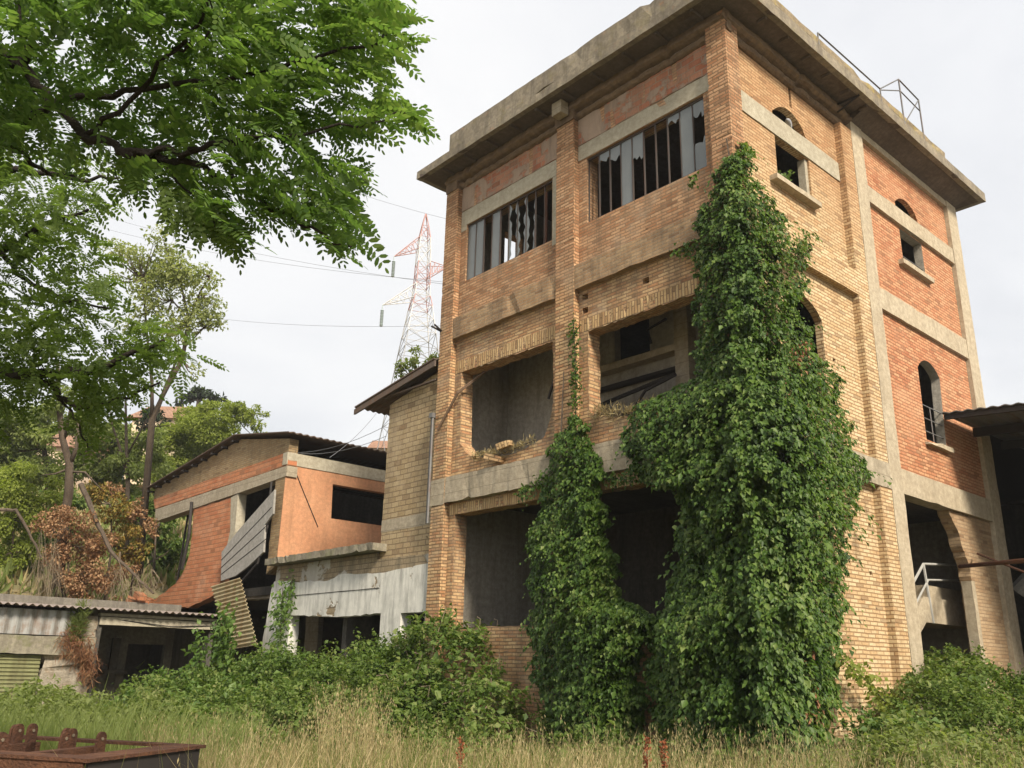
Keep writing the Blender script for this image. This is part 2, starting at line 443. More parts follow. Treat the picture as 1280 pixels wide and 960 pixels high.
# ------------------------------------------------------------------ materials
BUFF = [(.31, .14, .065), (.52, .30, .15), (.63, .43, .23), (.45, .22, .105), (.69, .51, .30)]
ORNG = ((.37, .175, .085), (.64, .40, .23))
PALE = [(.46, .27, .13), (.60, .43, .24), (.66, .52, .32), (.54, .36, .19), (.70, .57, .38)]
M_front = brick_mat('buff_brick', BUFF, (.22, .15, .09), bh=.07, ms=.012, zband=(8.6, 9.6, ORNG, 1.6), patch=(.34, .27, .19), patch_amt=.6, dirt_amt=0.7, smear=.2, bumps=1.0)
M_side = brick_mat('pale_brick', PALE, (.24, .14, .07), bh=0.072, ms=.012, zband=(9.6, 11.6, ((.44, .24, .12), (.60, .40, .22)), 2.0), dirt=(.20, .12, .06), dirt_amt=0.35, smear=0.12)
M_pil = brick_mat('pilaster_brick', BUFF, (.17, .11, .06), bh=.072, ms=.013, zband=(8.4, 9.6, ORNG, 2.0), patch=(.36, .28, .19), patch_amt=.45, dirt_amt=0.5, smear=.15, bumps=1.0)
M_band = brick_mat('weathered_brick', [(.26, .15, .08), (.38, .24, .13), (.44, .31, .18)], (.28, .22, .15), dirt=(.09, .07, .05), dirt_amt=0.75)
M_sold = brick_mat('upright_brick', [(.36, .21, .10), (.56, .38, .19), (.66, .48, .26)], (.16, .10, .06), bw=4.0, vertical=True, dirt_amt=0.4)
M_red = brick_mat('red_brick', [(.38, .14, .07), (.53, .235, .12), (.60, .33, .18), (.47, .18, .09)], (.22, .10, .05), bh=0.075, ms=.012, bw=.25, patch=(.50, .30, .18), patch_amt=0.35, dirt=(.20, .09, .05), dirt_amt=0.3, smear=0.1)
M_terra = brick_mat('terracotta_block', [(.34, .11, .06), (.43, .18, .10), (.42, .25, .17)], (.30, .22, .16), bh=0.15, bw=0.32, ms=.014, plaster=(.40, .295, .22), pl_lo=.49, dirt_amt=.6, pl_dirt=.6)
M_bare = brick_mat('shaded_brick', [(.36, .22, .12), (.46, .32, .19), (.52, .38, .24)], (.30, .21, .13), bh=0.075, dirt_amt=.35, plaster=(.36, .29, .21), pl_lo=.66)
M_sand = brick_mat('sandy_block', [(.33, .24, .13), (.40, .30, .17), (.44, .34, .20), (.38, .26, .14)], (.17, .12, .075), bw=.30, bh=0.13, ms=.012, dirt=(.16, .12, .08), dirt_amt=.5, smear=.35, patch=(.45, .36, .24), patch_amt=.5)
M_red2 = brick_mat('orange_red_block', [(.42, .14, .065), (.52, .21, .10), (.56, .26, .14)], (.30, .15, .08), bw=.34, bh=0.14, ms=.02, patch=(.50,.33,.22), patch_amt=.35, dirt_amt=.3, dirt=(.2, .1, .06), smear=.1)
M_gable = brick_mat('ochre_brick', [(.27, .17, .08), (.36, .25, .13), (.40, .30, .17)], (.2, .15, .1), dirt_amt=.5)
M_white = brick_mat('peeling_whitewash', [(.30, .23, .14), (.36, .28, .18)], (.18, .14, .09), bw=.3, bh=.13, plaster=(.74, .72, .66), pl_lo=.37, dirt=(.16, .14, .11), dirt_amt=.7, pl_dirt=.85)
M_stain = brick_mat('stained_block', [(.28, .22, .14), (.36, .28, .18)], (.14, .11, .075), bw=.3, bh=.13, plaster=(.46, .43, .37), pl_lo=.55, dirt=(.09, .08, .06), dirt_amt=.9)
M_conc = stone_mat('old_concrete', (.35, .30, .22), (.16, .13, .09), (.44, .38, .29), streak=.45, seams=.28)
M_conc2 = stone_mat('pale_concrete', (.42, .35, .25), (.20, .16, .11), (.50, .43, .32), streak=.45)
M_lint = stone_mat('grey_concrete', (.38, .34, .26), (.20, .17, .12), (.46, .42, .33), streak=.35)
M_fascia = stone_mat('lichen_concrete', (.225, .19, .14), (.075, .064, .052), (.33, .285, .215), streak=.8, moss=(.20, .17, .08), moss_amt=.4, moss2=(.34, .13, .06))
M_fascia2 = stone_mat('yellow_lichen_concrete', (.24, .19, .12), (.085, .066, .045), (.33, .27, .18), streak=.6, moss=(.36, .28, .05), moss_amt=.6, moss2=(.36, .16, .05))
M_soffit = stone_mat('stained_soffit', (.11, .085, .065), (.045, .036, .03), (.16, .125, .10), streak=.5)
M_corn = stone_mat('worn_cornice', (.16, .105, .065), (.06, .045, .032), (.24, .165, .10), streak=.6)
M_plast = stone_mat('grey_plaster', (.36, .33, .28), (.15, .135, .115), (.44, .405, .345), streak=.7)
M_dkpl = stone_mat('shade_dark_plaster', (.075, .068, .058), (.03, .028, .025), (.11, .10, .085), streak=.8)  # near-black plaster: indoor shade painted into the colour of inner surfaces
M_dkpl2 = stone_mat('half_shade_plaster', (.17, .155, .13), (.07, .063, .053), (.22, .20, .17), streak=.8)  # mid-dark plaster: the shed's indoor shade is put into its colour
M_peach = stone_mat('peach_render', (.50, .235, .125), (.27, .15, .085), (.56, .29, .16), streak=.55)
M_ledge = stone_mat('mossy_ledge', (.24, .21, .16), (.09, .08, .06), (.32, .29, .22), streak=.7, moss=(.13, .14, .05))
M_rust = metal_mat('rust', (.085, .042, .03), (.16, .065, .035), .8, 0.1, .85)
M_flake = stone_mat('flaking_rust', (.10, .045, .028), (.035, .022, .017), (.17, .075, .038), sc=6, streak=.5, moss=(.22, .10, .05), moss_amt=.5, bumps=1.0)
M_steel = metal_mat('grey_steel', (.16, .16, .16), (.19, .08, .04), .7, .3, .6, .5)
M_gal0 = plain_mat('pale_rail_paint', (.45, .44, .41), .5)
M_dark = plain_mat('dark_iron', (.035, .03, .028), .7)
M_corr = metal_mat('corrugated_sheet', (.36, .31, .19), (.33, .15, .05), .7, .1, .6, .47)
M_corr2 = metal_mat('zinc_sheet', (.30, .30, .29), (.24, .13, .07), .75, .3, .5, .48)
M_roofs = metal_mat('brown_roof_sheet', (.11, .085, .07), (.17, .09, .05), .6, .1, .8)
M_pale = metal_mat('pale_roof_sheet', (.27, .225, .20), (.35, .18, .12), .55, .1, .6, .5)
M_shut = metal_mat('green_yellow_shutter', (.20, .205, .10), (.12, .10, .05), .8, .1, .6, .46)
M_asb = stone_mat('grey_fibre_sheet', (.30, .285, .26), (.15, .14, .125), (.36, .345, .32), streak=.4, bumps=.2)
M_wood = plain_mat('weathered_timber', (.17, .11, .07), .85)
M_bark = stone_mat('grey_brown_bark', (.10, .075, .055), (.04, .03, .024), (.16, .125, .09), sc=4, streak=.8, bumps=1.0)
M_barkd = stone_mat('dark_bark', (.028, .022, .017), (.012, .010, .008), (.05, .04, .032), sc=6, streak=.7, bumps=1.0)
M_dry = plain_mat('dry_twig', (.24, .19, .13), .9)
M_stone = stone_mat('rubble_stone', (.30, .26, .20), (.12, .10, .075), (.42, .37, .30), sc=2.2, streak=.5, moss=(.20, .13, .07), bumps=1.0)

M_mull = metal_mat('dark_window_steel', (.07, .06, .055), (.14, .06, .035), .7, .2, .7)
def glass_mat():
    m, nt, bs, out = new_mat('dusty_glass')
    v = uv(nt); n = nt.noise(nt.scalev(v, (3, 1, 1)), 1.6, 5, .65)
    nt.link(nt.mix(n, (.13, .145, .15), (.22, .235, .235)), bs.inputs['Base Color'])
    bs.inputs['Roughness'].default_value = .22; bs.inputs['Specular IOR Level'].default_value = .6
    tr = nt.new('ShaderNodeBsdfTransparent'); tr.inputs[0].default_value = (.75, .8, .8, 1)
    mx = nt.new('ShaderNodeMixShader'); mx.inputs[0].default_value = .22
    nt.link(bs.outputs[0], mx.inputs[1]); nt.link(tr.outputs[0], mx.inputs[2]); nt.link(mx.outputs[0], out.inputs[0])
    return m
M_glass = glass_mat()

L_ivy = leaf_mat('ivy_leaf', [(.020, .046, .008), (.040, .084, .012), (.068, .125, .019), (.108, .17, .032), (.19, .235, .07)], .34, .48, .28)
L_rust = leaf_mat('withered_leaf', [(.16, .06, .03), (.30, .15, .08), (.36, .24, .13)], .25, .7, .2, (1.1, 1, .9))
L_fg = leaf_mat('locust_leaf', [(.05, .095, .024), (.076, .135, .033), (.105, .172, .042), (.155, .22, .065)], .54, .6, .2, (1.3, 1.4, .75))
L_fg2 = leaf_mat('shaded_locust_leaf', [(.07, .11, .028), (.105, .155, .038), (.15, .205, .055)], .56, .6, .2, (1.3, 1.4, .75))
L_pale = leaf_mat('pale_locust_leaf', [(.18, .21, .08), (.25, .28, .11), (.32, .34, .15)], .5, .6, .2)
L_mid = leaf_mat('mid_green_leaf', [(.13, .165, .05), (.19, .23, .075), (.25, .28, .11)], .5, .6, .2)
L_lime = leaf_mat('lime_leaf', [(.15, .19, .035), (.22, .26, .055), (.29, .33, .085)], .5, .6, .2)
L_pine = leaf_mat('pine_needle', [(.025, .04, .02), (.045, .065, .03)], .15, .7, .1)
L_brown = leaf_mat('russet_leaf', [(.17, .085, .045), (.29, .16, .085), (.38, .25, .14), (.24, .13, .07)], .3, .75, .1, (1.1, 1, .85))
L_gold = leaf_mat('golden_leaf', [(.20, .12, .03), (.27, .19, .05), (.17, .16, .04), (.25, .12, .05)], .3, .75, .1, (1.1, 1, .85))
L_bram = leaf_mat('bramble_leaf', [(.048, .085, .018), (.08, .13, .026), (.118, .178, .038), (.17, .22, .06), (.24, .25, .10)], .42, .55, .25)
L_bright = leaf_mat('bright_leaf', [(.07, .13, .028), (.115, .185, .042), (.175, .245, .065)], .4, .5, .35)
L_grass = leaf_mat('green_grass', [(.09, .12, .03), (.15, .175, .05), (.22, .22, .085)], .35, .7, .15)
L_straw = leaf_mat('dry_grass', [(.14, .11, .045), (.27, .21, .10), (.38, .31, .16), (.48, .40, .23), (.19, .19, .075)], .35, .8, .1, (1.1, 1.05, .85))
L_dock = leaf_mat('rusty_dock', [(.20, .06, .03), (.30, .11, .05)], .2, .8, .1, (1.1, 1, .9))

# ------------------------------------------------------------------ ground
def ground_h(x, y):
    x = np.asarray(x, float); y = np.asarray(y, float)
    s = np.clip((-22.6 - x) / 2.6, 0, 1); s = s * s * (3 - 2 * s)
    h = -0.2 + 3.4 * s + np.clip(-25 - x, 0, 60) * 0.27 + np.clip(y - 25, 0, 60) * 0.05 * (x < 40)
    return h + 0.06 * np.sin(x * 1.3 + y * .7) * np.cos(y * .9)
def axis_pts():
    a = np.arange(-46, 34.01, 1.0); far = np.array([40, 50, 65, 90, 130, 200, 320, 520, 900, 1600, 2600.])
    return np.concatenate([(-46 - (far - 34))[::-1], a, far])
gx, gy = axis_pts(), axis_pts() + 8
X, Y = np.meshgrid(gx, gy); V = np.stack([X.ravel(), Y.ravel(), ground_h(X, Y).ravel()], 1)
nx, ny = len(gx), len(gy)
ii = np.arange(nx * ny).reshape(ny, nx)
Fq = np.stack([ii[:-1, :-1].ravel(), ii[:-1, 1:].ravel(), ii[1:, 1:].ravel(), ii[1:, :-1].ravel()], 1)
mg, nt, bs, out = new_mat('weedy_soil'); co = objc(nt)
c = nt.mix(nt.ramp(nt.noise(co, .5, 6, .65), [(.4, 0.), (.62, 1.)]), (.20, .155, .09), (.10, .115, .04))
c = nt.mix(nt.ramp(nt.noise(co, 4, 5, .7), [(.4, 0.), (.7, .7)]), c, (.27, .22, .12)); nt.link(c, bs.inputs['Base Color'])
bump(nt, bs, nt.noise(co, 8, 6, .7), .8, .08)
tag(np_mesh('ground', V, Fq, mg, smooth=True), kind='structure')

# ------------------------------------------------------------------ the brick tower
W, D1, DD = 8.51, 4.80, 10.42
ZE = 13.34
RC = 0.16
tw = thing('brick_tower', 'tall three storey derelict brick factory tower with broken windows and overhanging concrete roof', 'building', (-4.2, 5, -.2))

def jag(a, b, n, amp):
    """points from a to b, worn: small random steps"""
    a = np.array(a); b = np.array(b); d = b - a; nn = np.array([-d[1], d[0]]) / (np.linalg.norm(d) + 1e-9); o = []
    for i in range(1, n):
        t = i / n + random.uniform(-.3, .3) / n; o.append(tuple(a + d * t + nn * random.uniform(-amp, amp)))
    return o
def ragged(pts, step=.09, amp=.018):
    o = []; m = len(pts)
    for i in range(m):
        a, b = pts[i], pts[(i + 1) % m]; o.append(tuple(a)); L = math.dist(a, b)
        if L > step * 2: o += jag(a, b, int(L / step), amp)
    return o
def rect(u0, u1, z0, z1): return [(u0, z0), (u1, z0), (u1, z1), (u0, z1)]

fl_open = [(-7.78, 7.90), (-4.72, 7.86), (-4.70, 6.5), (-4.79, 6.15), (-4.95, 5.83), (-5.3, 5.72), (-5.94, 5.62), (-6.6, 5.66), (-7.15, 5.72), (-7.5, 5.92), (-7.72, 6.15)]
fr_open = [(-3.71, 7.80), (-.95, 7.81), (-.95, 5.9), (-2.2, 5.75), (-2.9, 5.85), (-3.3, 5.95), (-3.69, 6.10)]
gl_open = rect(-7.80, -4.75, 2.1, 4.54)
gr_open = [(-3.70, .3), (-2.95, .3), (-2.95, 1.9), (-.9, 2.1), (-.9, 4.50), (-3.70, 4.52)]
wl_open = rect(-7.81, -4.78, 10.25, 11.80)
wr_open = rect(-3.72, -.67, 10.26, 11.83)
holes_f = [ragged(fl_open), ragged(fr_open), ragged(gl_open, .15, .012), ragged(gr_open, .15, .015), wl_open, wr_open]
for (u, z) in ((-3.80, 8.58), (-3.80, 8.28), (-2.2, 8.42), (-6.8, 4.62), (-7.15, 4.60)):
    holes_f.append(rect(u - .07, u + .09, z - .06, z + .07))
b = MB(); b.panel(rect(-W, -RC - .005, -.4, ZE - .02), holes_f, 'Y', RC, .34, (0, 1, 0)); b.build('front_wall', [M_front, M_plast], tw)

# right wall, brick bay
def arc(y0, y1, zb, zt, n=9):
    return [(y0 + (y1 - y0) * i / n, zb + (zt - zb) * math.sin(math.pi * i / n) ** .75) for i in range(n + 1)]
lun = [(1.76, 11.90)] + [(3.05, 11.90)] + arc(3.05, 1.76, 11.96, 12.33)[1:-1] + [(1.76, 12.0)]
win_r = rect(1.77, 3.05, 10.40, 11.44)
arch_r = [(1.70, 6.0), (2.87, 6.0), (2.87, 6.85), (2.97, 6.9), (2.97, 7.82)] + arc(2.97, 1.70, 7.82, 8.15)[1:-1] + [(1.70, 7.82)]
door_r = ragged([(.95, -.3), (2.12, -.3), (2.12, .38), (2.25, .5), (2.25, 2.3), (.95, 2.3)], .12, .03)
holes_r = [lun, win_r, ragged(arch_r, .14, .012), door_r, rect(2.47, 2.56, 12.43, 12.93)]
for (u, z) in ((3.9, 3.1), (3.3, 7.1), (4.05, 4.0)):
    holes_r.append(rect(u - .05, u + .06, z - .035, z + .035))
b = MB(); b.panel(rect(RC + .005, D1, -.4, ZE - .02), holes_r, 'X', -RC, .15, (0, 1, 0)); b.build('side_wall', [M_side, M_plast], tw)

# pilasters: corner, left, middle, right
b = MB(); b.rbox(-.44, 0, 0, .42, -.4, 13.33, .072, .006, bite=.03); b.build('corner_pilaster', M_pil, tw)
for x0, x1 in ((-W, -8.03), (-4.50, -3.96)):
    b = MB(); b.rbox(x0, x1, 0, RC + .01, -.4, 12.86, .072, .006, bite=.04); b.build('pilaster', M_pil, tw)
b = MB(); b.rbox(-RC - .01, -.003, 4.31, D1 - .003, -.4, 12.9, .07, .008); b.build('pilaster', M_side, tw)
# brick belts above the second storey
for x0, x1 in ((-8.03, -4.50), (-3.96, -.44)):
    b = MB(); b.rbox(x0 + .002, x1 - .002, .004, RC + .01, 8.75, 9.30, .18, .014, bite=.1); b.build('string_course', M_band, tw)
b = MB(); b.rbox(-RC - .01, -.004, .422, 4.308, 8.75, 9.30, .2, .010); b.build('string_course', M_side, tw)
# upright brick lintels, 12 mm proud
for x0, x1, z0, z1 in ((-8.03, -4.50, 7.90, 8.20), (-3.96, -.44, 7.82, 8.10), (-8.03, -4.50, 4.54, 4.78), (-3.96, -.44, 4.50, 4.76)):
    b = MB(); b.rbox(x0, x1, RC - .012, RC + .05, z0, z1, .065, .012, bite=.12); b.build('brick_lintel', M_sold, tw)
# concrete ring beam over the ground storey
for x0, x1 in ((-8.56, -8.035),):
    b = MB(); b.rbox(x0, x1, -.012, RC + .02, 4.78, 5.38, .2, .012); b.build('concrete_beam', M_conc, tw)
b = MB(); b.rbox(-8.03, -4.50, .0, RC + .02, 4.80, 5.40, .16, .02, bite=.12); b.build('concrete_beam', M_conc, tw)
b = MB(); b.rbox(-4.495, -3.965, -.01, .0, 4.80, 5.36, .2, .008); b.build('concrete_beam', M_conc, tw)
b = MB(); b.rbox(-3.955, -.445, .0, RC + .02, 4.78, 5.38, .16, .02, bite=.1); b.build('concrete_beam', M_conc, tw)
b = MB(); b.rbox(-RC - .02, .012, .425, D1 - .005, 4.77, 5.30, .2, .012); b.build('concrete_beam', M_conc, tw)
# window lintels of the top storey
b = MB(); b.rbox(-8.03, -4.50, RC - .02, RC + .02, 11.80, 12.22, .3, .010, bite=.05); b.box(-8.03, -7.82, RC - .012, RC + .02, 11.66, 11.80); b.box(-4.76, -4.50, RC - .012, RC + .02, 10.1, 11.80)
b.build('lintel', M_lint, tw)
b = MB(); b.rbox(-3.96, -.44, RC - .02, RC + .02, 11.84, 12.22, .3, .010, bite=.05); b.build('lintel', M_lint, tw)
b = MB(); b.rbox(-RC - .02, -RC + .03, .62, 4.30, 11.44, 11.90, .3, .007); b.build('lintel', M_lint, tw)
for x0, x1 in ((-8.03, -4.50), (-3.96, -.44)):
    b = MB(); b.rbox(x0, x1, RC - .025, RC + .02, 12.225, 12.93, .1, .016, bite=.12); b.build('red_infill', M_terra, tw)
# cornice rolls under the eaves
def roll(b, p, q, outv, prof):
    """sweep a moulded profile (out, z) along p-q with wear"""
    p = np.array(p, float); q = np.array(q, float); n = int(np.linalg.norm(q - p) / .1); vs = []; k = len(prof); outv = np.array(outv, float)
    for i in range(n + 1):
        c = p + (q - p) * i / n; w = random.uniform(0, .03) + (.05 if random.random() < .06 else 0)
        for (o, z) in prof: vs.append(c + outv * (o - w * (o > .05)) + np.array([0, 0, z + random.uniform(-.008, .008)]))
    fs = [(i * k + j, i * k + (j + 1) % k, (i + 1) * k + (j + 1) % k, (i + 1) * k + j) for i in range(n) for j in range(k)]
    fs += [tuple(range(k))[::-1], tuple(n * k + j for j in range(k))]
    b.add(vs, fs)
prof = [(-.05, 12.9), (.04, 12.9), (.10, 12.93), (.125, 12.99), (.10, 13.05), (.06, 13.07), (.17, 13.10), (.23, 13.14), (.235, 13.21), (.19, 13.25), (.19, 13.335), (-.05, 13.335)]
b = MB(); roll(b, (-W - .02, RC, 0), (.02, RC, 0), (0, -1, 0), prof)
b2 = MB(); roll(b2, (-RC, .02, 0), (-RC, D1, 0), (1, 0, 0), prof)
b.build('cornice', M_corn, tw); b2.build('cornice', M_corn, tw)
for x0, x1 in ((-W, -8.05), (-4.52, -3.94)):
    b = MB(); b.rbox(x0, x1, -.04, .1, 12.86, 13.32, .1, .02); b.build('pilaster_cap', M_corn, tw)

# roof slab with broad eaves, its upstand and the thin edge
O = .578
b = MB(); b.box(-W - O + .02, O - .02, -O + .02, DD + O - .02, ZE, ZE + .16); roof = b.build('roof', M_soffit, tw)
b = MB()
b.rbox(-W - O, O, -O, -O + .14, ZE - .01, ZE + .22, .2, .009, bite=.05)
b.rbox(O - .14, O, -O + .141, DD + O, ZE - .01, ZE + .26, .2, .009, bite=.05)
b.rbox(-W - O, -W - O + .14, -O + .141, DD + O, ZE - .01, ZE + .22, .3, .012)
b.rbox(-W - O + .141, O - .141, DD + O - .14, DD + O, ZE - .01, ZE + .22, .3, .012)
b.rbox(-7.74, O - .004, -O + .006, -O + .2, ZE + .215, ZE + .69, .3, .014, bite=.06)
b.rbox(-7.74, -7.55, -O + .21, 8.6, ZE + .16, ZE + .66, .3, .02)
b.build('fascia', M_fascia, roof)
b = MB(); b.rbox(O - .2, O - .006, -O + .21, 8.6, ZE + .262, ZE + .43, .35, .016, bite=.08); b.build('upstand', M_fascia2, roof)
x = -W + .3
while x < .1:
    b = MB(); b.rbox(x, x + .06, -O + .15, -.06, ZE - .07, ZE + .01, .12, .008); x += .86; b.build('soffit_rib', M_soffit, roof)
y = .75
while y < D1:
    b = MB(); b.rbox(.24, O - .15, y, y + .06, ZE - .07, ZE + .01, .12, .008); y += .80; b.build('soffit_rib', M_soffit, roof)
b = MB(); b.tube([(.0, D1 - .55, 13.1), (O - .08, D1 - .5, ZE - .03)], .022); b.tube([(.0, D1 - .55, ZE - .04), (O - .08, D1 - .5, ZE - .04)], .022); b.tube([(.0, D1 - .9, ZE - .04), (.0, D1 - .55, 13.1)], .02)
b.build('eaves_bracket', M_dark, tw)
# hopper and stub of a downpipe under the eave at the middle pilaster
b = MB(); b.rbox(-4.36, -4.06, -.30, -.06, 12.98, 13.3, .1, .012); b.build('rain_hopper', M_conc, tw)
# thickened eave beyond the brick bay
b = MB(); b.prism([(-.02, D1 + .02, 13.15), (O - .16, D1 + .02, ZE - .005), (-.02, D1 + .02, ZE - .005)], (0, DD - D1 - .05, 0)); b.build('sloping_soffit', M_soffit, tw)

# concrete frame of the far bay
CW = .52
b = MB(); b.rbox(-.35, .004, D1, D1 + CW, -.4, 13.3, .25, .010); b.build('concrete_column', M_conc2, tw)
b = MB(); b.rbox(-.35, .004, DD - .58, DD, -.4, 13.3, .25, .010); b.build('concrete_column', M_conc2, tw)
for z0, z1 in ((12.98, 13.3), (11.33, 11.76), (8.76, 9.27), (4.76, 5.28)):
    b = MB(); b.rbox(-.34, -.012, D1 + CW + .002, DD - .582, z0, z1, .3, .008, bite=.05); b.build('concrete_beam', M_conc2, tw)
y0, y1 = D1 + CW + .003, DD - .583
lun2 = [(6.89, 11.764), (8.07, 11.764), (8.07, 11.92)] + arc(8.07, 6.89, 11.95, 12.24)[1:-1] + [(6.89, 11.98)]
b = MB(); b.panel([(y0, 11.762), (6.89, 11.762), (6.89, 11.98)] + arc(6.89, 8.07, 11.97, 12.24)[1:-1] + [(8.07, 11.92), (8.07, 11.762), (y1, 11.762), (y1, 12.978), (y0, 12.978)], [], 'X', -.1, .12, (0, 1, 0)); b.build('brick_infill', [M_red, M_plast], tw)
b = MB(); b.panel(rect(y0, y1, 9.272, 11.328), [rect(6.94, 8.10, 10.40, 11.30)], 'X', -.1, .2, (0, 1, 1)); b.build('brick_infill', [M_red, M_plast], tw)
arch2 = [(6.96, 6.20), (7.96, 6.20), (8.10, 7.86)] + arc(8.10, 6.98, 7.86, 8.14)[1:-1] + [(6.98, 7.86)]
b = MB(); b.panel(rect(y0, y1, 5.282, 8.758), [arch2], 'X', -.1, .2, (0, 1, 1)); b.build('brick_infill', [M_red, M_plast], tw)
b = MB(); b.panel(ragged([(7.62, 4.755), (7.72, 4.60), (7.98, 4.32), (8.11, 3.95), (8.28, 3.70), (8.34, 3.5), (8.36, 2.95), (8.40, -.3), (y1, -.3), (y1, 4.755)], .075, .03), [], 'X', -.10, .25, (0, 0, 0)); b.build('broken_wall', M_bare, tw)
b = MB(); b.box(-2.6, -2.5, 4.55, DD - .35, -.3, 4.94); b.build('partition', M_dkpl, tw)  # dark sheet added behind the stairs so the doorway reads black
b = MB(); b.rbox(-.28, -.06, 8.22, 8.42, -.3, 3.3, .3, .01); b.build('door_post', M_conc2, tw)
for (ya, yb, za, zb) in ((6.66, 8.26, 10.18, 10.39),):
    b = MB(); b.rbox(-.2, .03, ya, yb, za + .09, zb, .3, .006); b.build('window_sill', M_conc2, tw)
b = MB(); b.rbox(-.2, .01, 1.46, 3.1, 10.28, 10.39, .3, .006); b.build('window_sill', M_conc2, tw)
b = MB(); b.rbox(-.2, .03, 6.86, 8.05, 6.06, 6.19, .25, .02, bite=.2); b.build('window_sill', M_conc2, tw)
# grey jambs
b = MB(); b.box(-.36, -.2, 2.94, 3.045, 10.41, 11.43); b.build('window_jamb', M_lint, tw)
# patch of grey render on the far wall
# bars of the arched window
b = MB()
for z in (7.02, 6.72, 6.42): b.tube([(-.15, 6.96, z), (-.15, 8.04, z)], .014, 5)
b.tube([(-.15, 7.45, 6.2), (-.15, 7.45, 7.03)], .014, 5); b.build('window_grille', M_steel, tw)
b = MB(); b.tube([(-.15, 6.94, 10.62), (-.15, 8.1, 10.62)], .014, 5); b.build('window_grille', M_steel, tw)

# back and left walls, floors, inner partitions (seen through the openings)
sky_hole = [onX(x, y, -8.3) for x, y in ((628, 329), (650, 318), (650, 300), (628, 309))]
sy = [p[0] for p in sky_hole]; sz = [p[1] for p in sky_hole]
hole = rect(min(sy), max(sy), min(sz) - .2, max(sz))
b = MB(); b.panel(rect(RC + .345, DD, -.4, ZE - .02), [hole], 'X', -W + .3, .29, (0, 1, 1)); b.build('party_wall', [M_plast, M_front], tw)
b = MB(); b.box(-W + .31, -.36, DD - .3, DD, -.4, ZE - .02); b.build('rear_wall', M_plast, tw)
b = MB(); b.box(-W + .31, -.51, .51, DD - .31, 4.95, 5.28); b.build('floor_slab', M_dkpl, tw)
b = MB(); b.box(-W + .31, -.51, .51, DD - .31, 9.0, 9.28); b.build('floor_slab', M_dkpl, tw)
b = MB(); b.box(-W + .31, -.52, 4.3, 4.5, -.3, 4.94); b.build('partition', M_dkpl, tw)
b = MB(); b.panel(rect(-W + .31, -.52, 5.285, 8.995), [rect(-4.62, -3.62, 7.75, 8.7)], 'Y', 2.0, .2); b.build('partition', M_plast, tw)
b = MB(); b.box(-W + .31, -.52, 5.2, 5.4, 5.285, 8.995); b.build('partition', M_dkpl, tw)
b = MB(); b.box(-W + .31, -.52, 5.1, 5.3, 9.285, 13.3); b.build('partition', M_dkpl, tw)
b = MB(); b.rbox(-5.6, -2.75, 1.72, 1.99, 7.56, 7.72, .4, .01); b.build('inner_beam', M_conc2, tw)
b = MB(); b.rbox(-5.6, -2.75, 1.80, 1.99, 7.18, 7.26, .4, .01); b.build('inner_beam', M_dark, tw)
b = MB(); b.rbox(-2.75, -2.4, 1.7, 1.99, 5.3, 8.98, .4, .01); b.build('inner_column', M_conc, tw)
b = MB(); b.tube([(-5.6, 1.5, 6.55), (-4.4, 1.5, 6.75), (-2.6, 1.5, 6.95)], .045); b.build('pipe', M_dark, tw)
b = MB(); b.tube([(-5.0, 1.3, 6.35), (-4.4, 1.3, 6.2), (-3.6, 1.3, 6.3), (-3.2, 1.3, 6.7), (-2.5, 1.4, 6.9)], .035); b.tube([(-5.2, 1.4, 6.0), (-2.2, 1.4, 6.3)], .03); b.tube([(-4.2, 1.0, 5.8), (-3.6, 1.0, 6.15), (-2.4, 1.1, 6.25)], .05)
b.tube([(-3.5, 1.9, 7.95), (-3.5, 1.8, 8.25), (-3.0, 1.8, 8.35)], .03); b.build('pipe', M_dark, tw)
# bent rods hanging in the left opening
b = MB(); b.tube([(-5.0, .7, 7.8), (-5.5, .8, 6.9)], .03); b.tube([(-4.85, .62, 7.82), (-4.86, .6, 6.1)], .05)
for i in range(9): 
    a = -5.5 + random.uniform(0, .75); z = 7.25 + random.uniform(0, .35); b.tube([(a, .9, z), (a + random.uniform(.1, .4), .9, z + random.uniform(-.1, .2))], .012, 4)
b.box(-5.35, -5.15, .85, 1.0, 7.3, 7.5); b.build('hanging_ironwork', M_dark, tw)
b = MB(); b.rbox(-8.2, -8.08, 1.55, 1.95, 5.95, 6.2, .1, .04); b.build('pipe_stub', M_dark, tw)
# stair landing with rails behind the ragged doorway
b = MB(); xs = -.75
la = onX(1158, 778, xs); lb = onX(1222, 757, xs); ra = onX(1166, 754, xs); rb = onX(1222, 741, xs)
b.rbox(xs - .9, xs, la[0], lb[0] + .6, la[1], lb[1] + .02, .3, .006)
b.rbox(xs - .9, xs - .1, ra[0], rb[0] + .6, ra[1], rb[1], .3, .006)
q = onX(1150, 800, xs); q2 = onX(1150, 776, xs)
b.prism([(xs, la[0], la[1]), (xs, la[0], lb[1]), (xs, la[0] - 1.6, lb[1] - 1.1), (xs, la[0] - 1.6, la[1] - 1.1)], (-.9, 0, 0))
stair = b.build('staircase', M_conc2, tw)
b = MB(); r0, r1 = onX(1154, 705, xs), onX(1222, 705, xs); m0, m1 = onX(1160, 725, xs), onX(1222, 724, xs)
b.tube([(xs, r0[0], r0[1]), (xs, r1[0] + .5, r1[1])], .03); b.tube([(xs, m0[0], m0[1]), (xs, m1[0] + .5, m1[1])], .024)
b.tube([(xs, r0[0], r0[1]), (xs, m0[0], la[1])], .03); b.tube([(xs, r0[0], r0[1]), (xs, r0[0] - 1.5, r0[1] - 1.1)], .03); b.tube([(xs, m0[0], m0[1]), (xs, m0[0] - 1.5, m0[1] - 1.1)], .024)
b.build('handrail', M_gal0, stair)

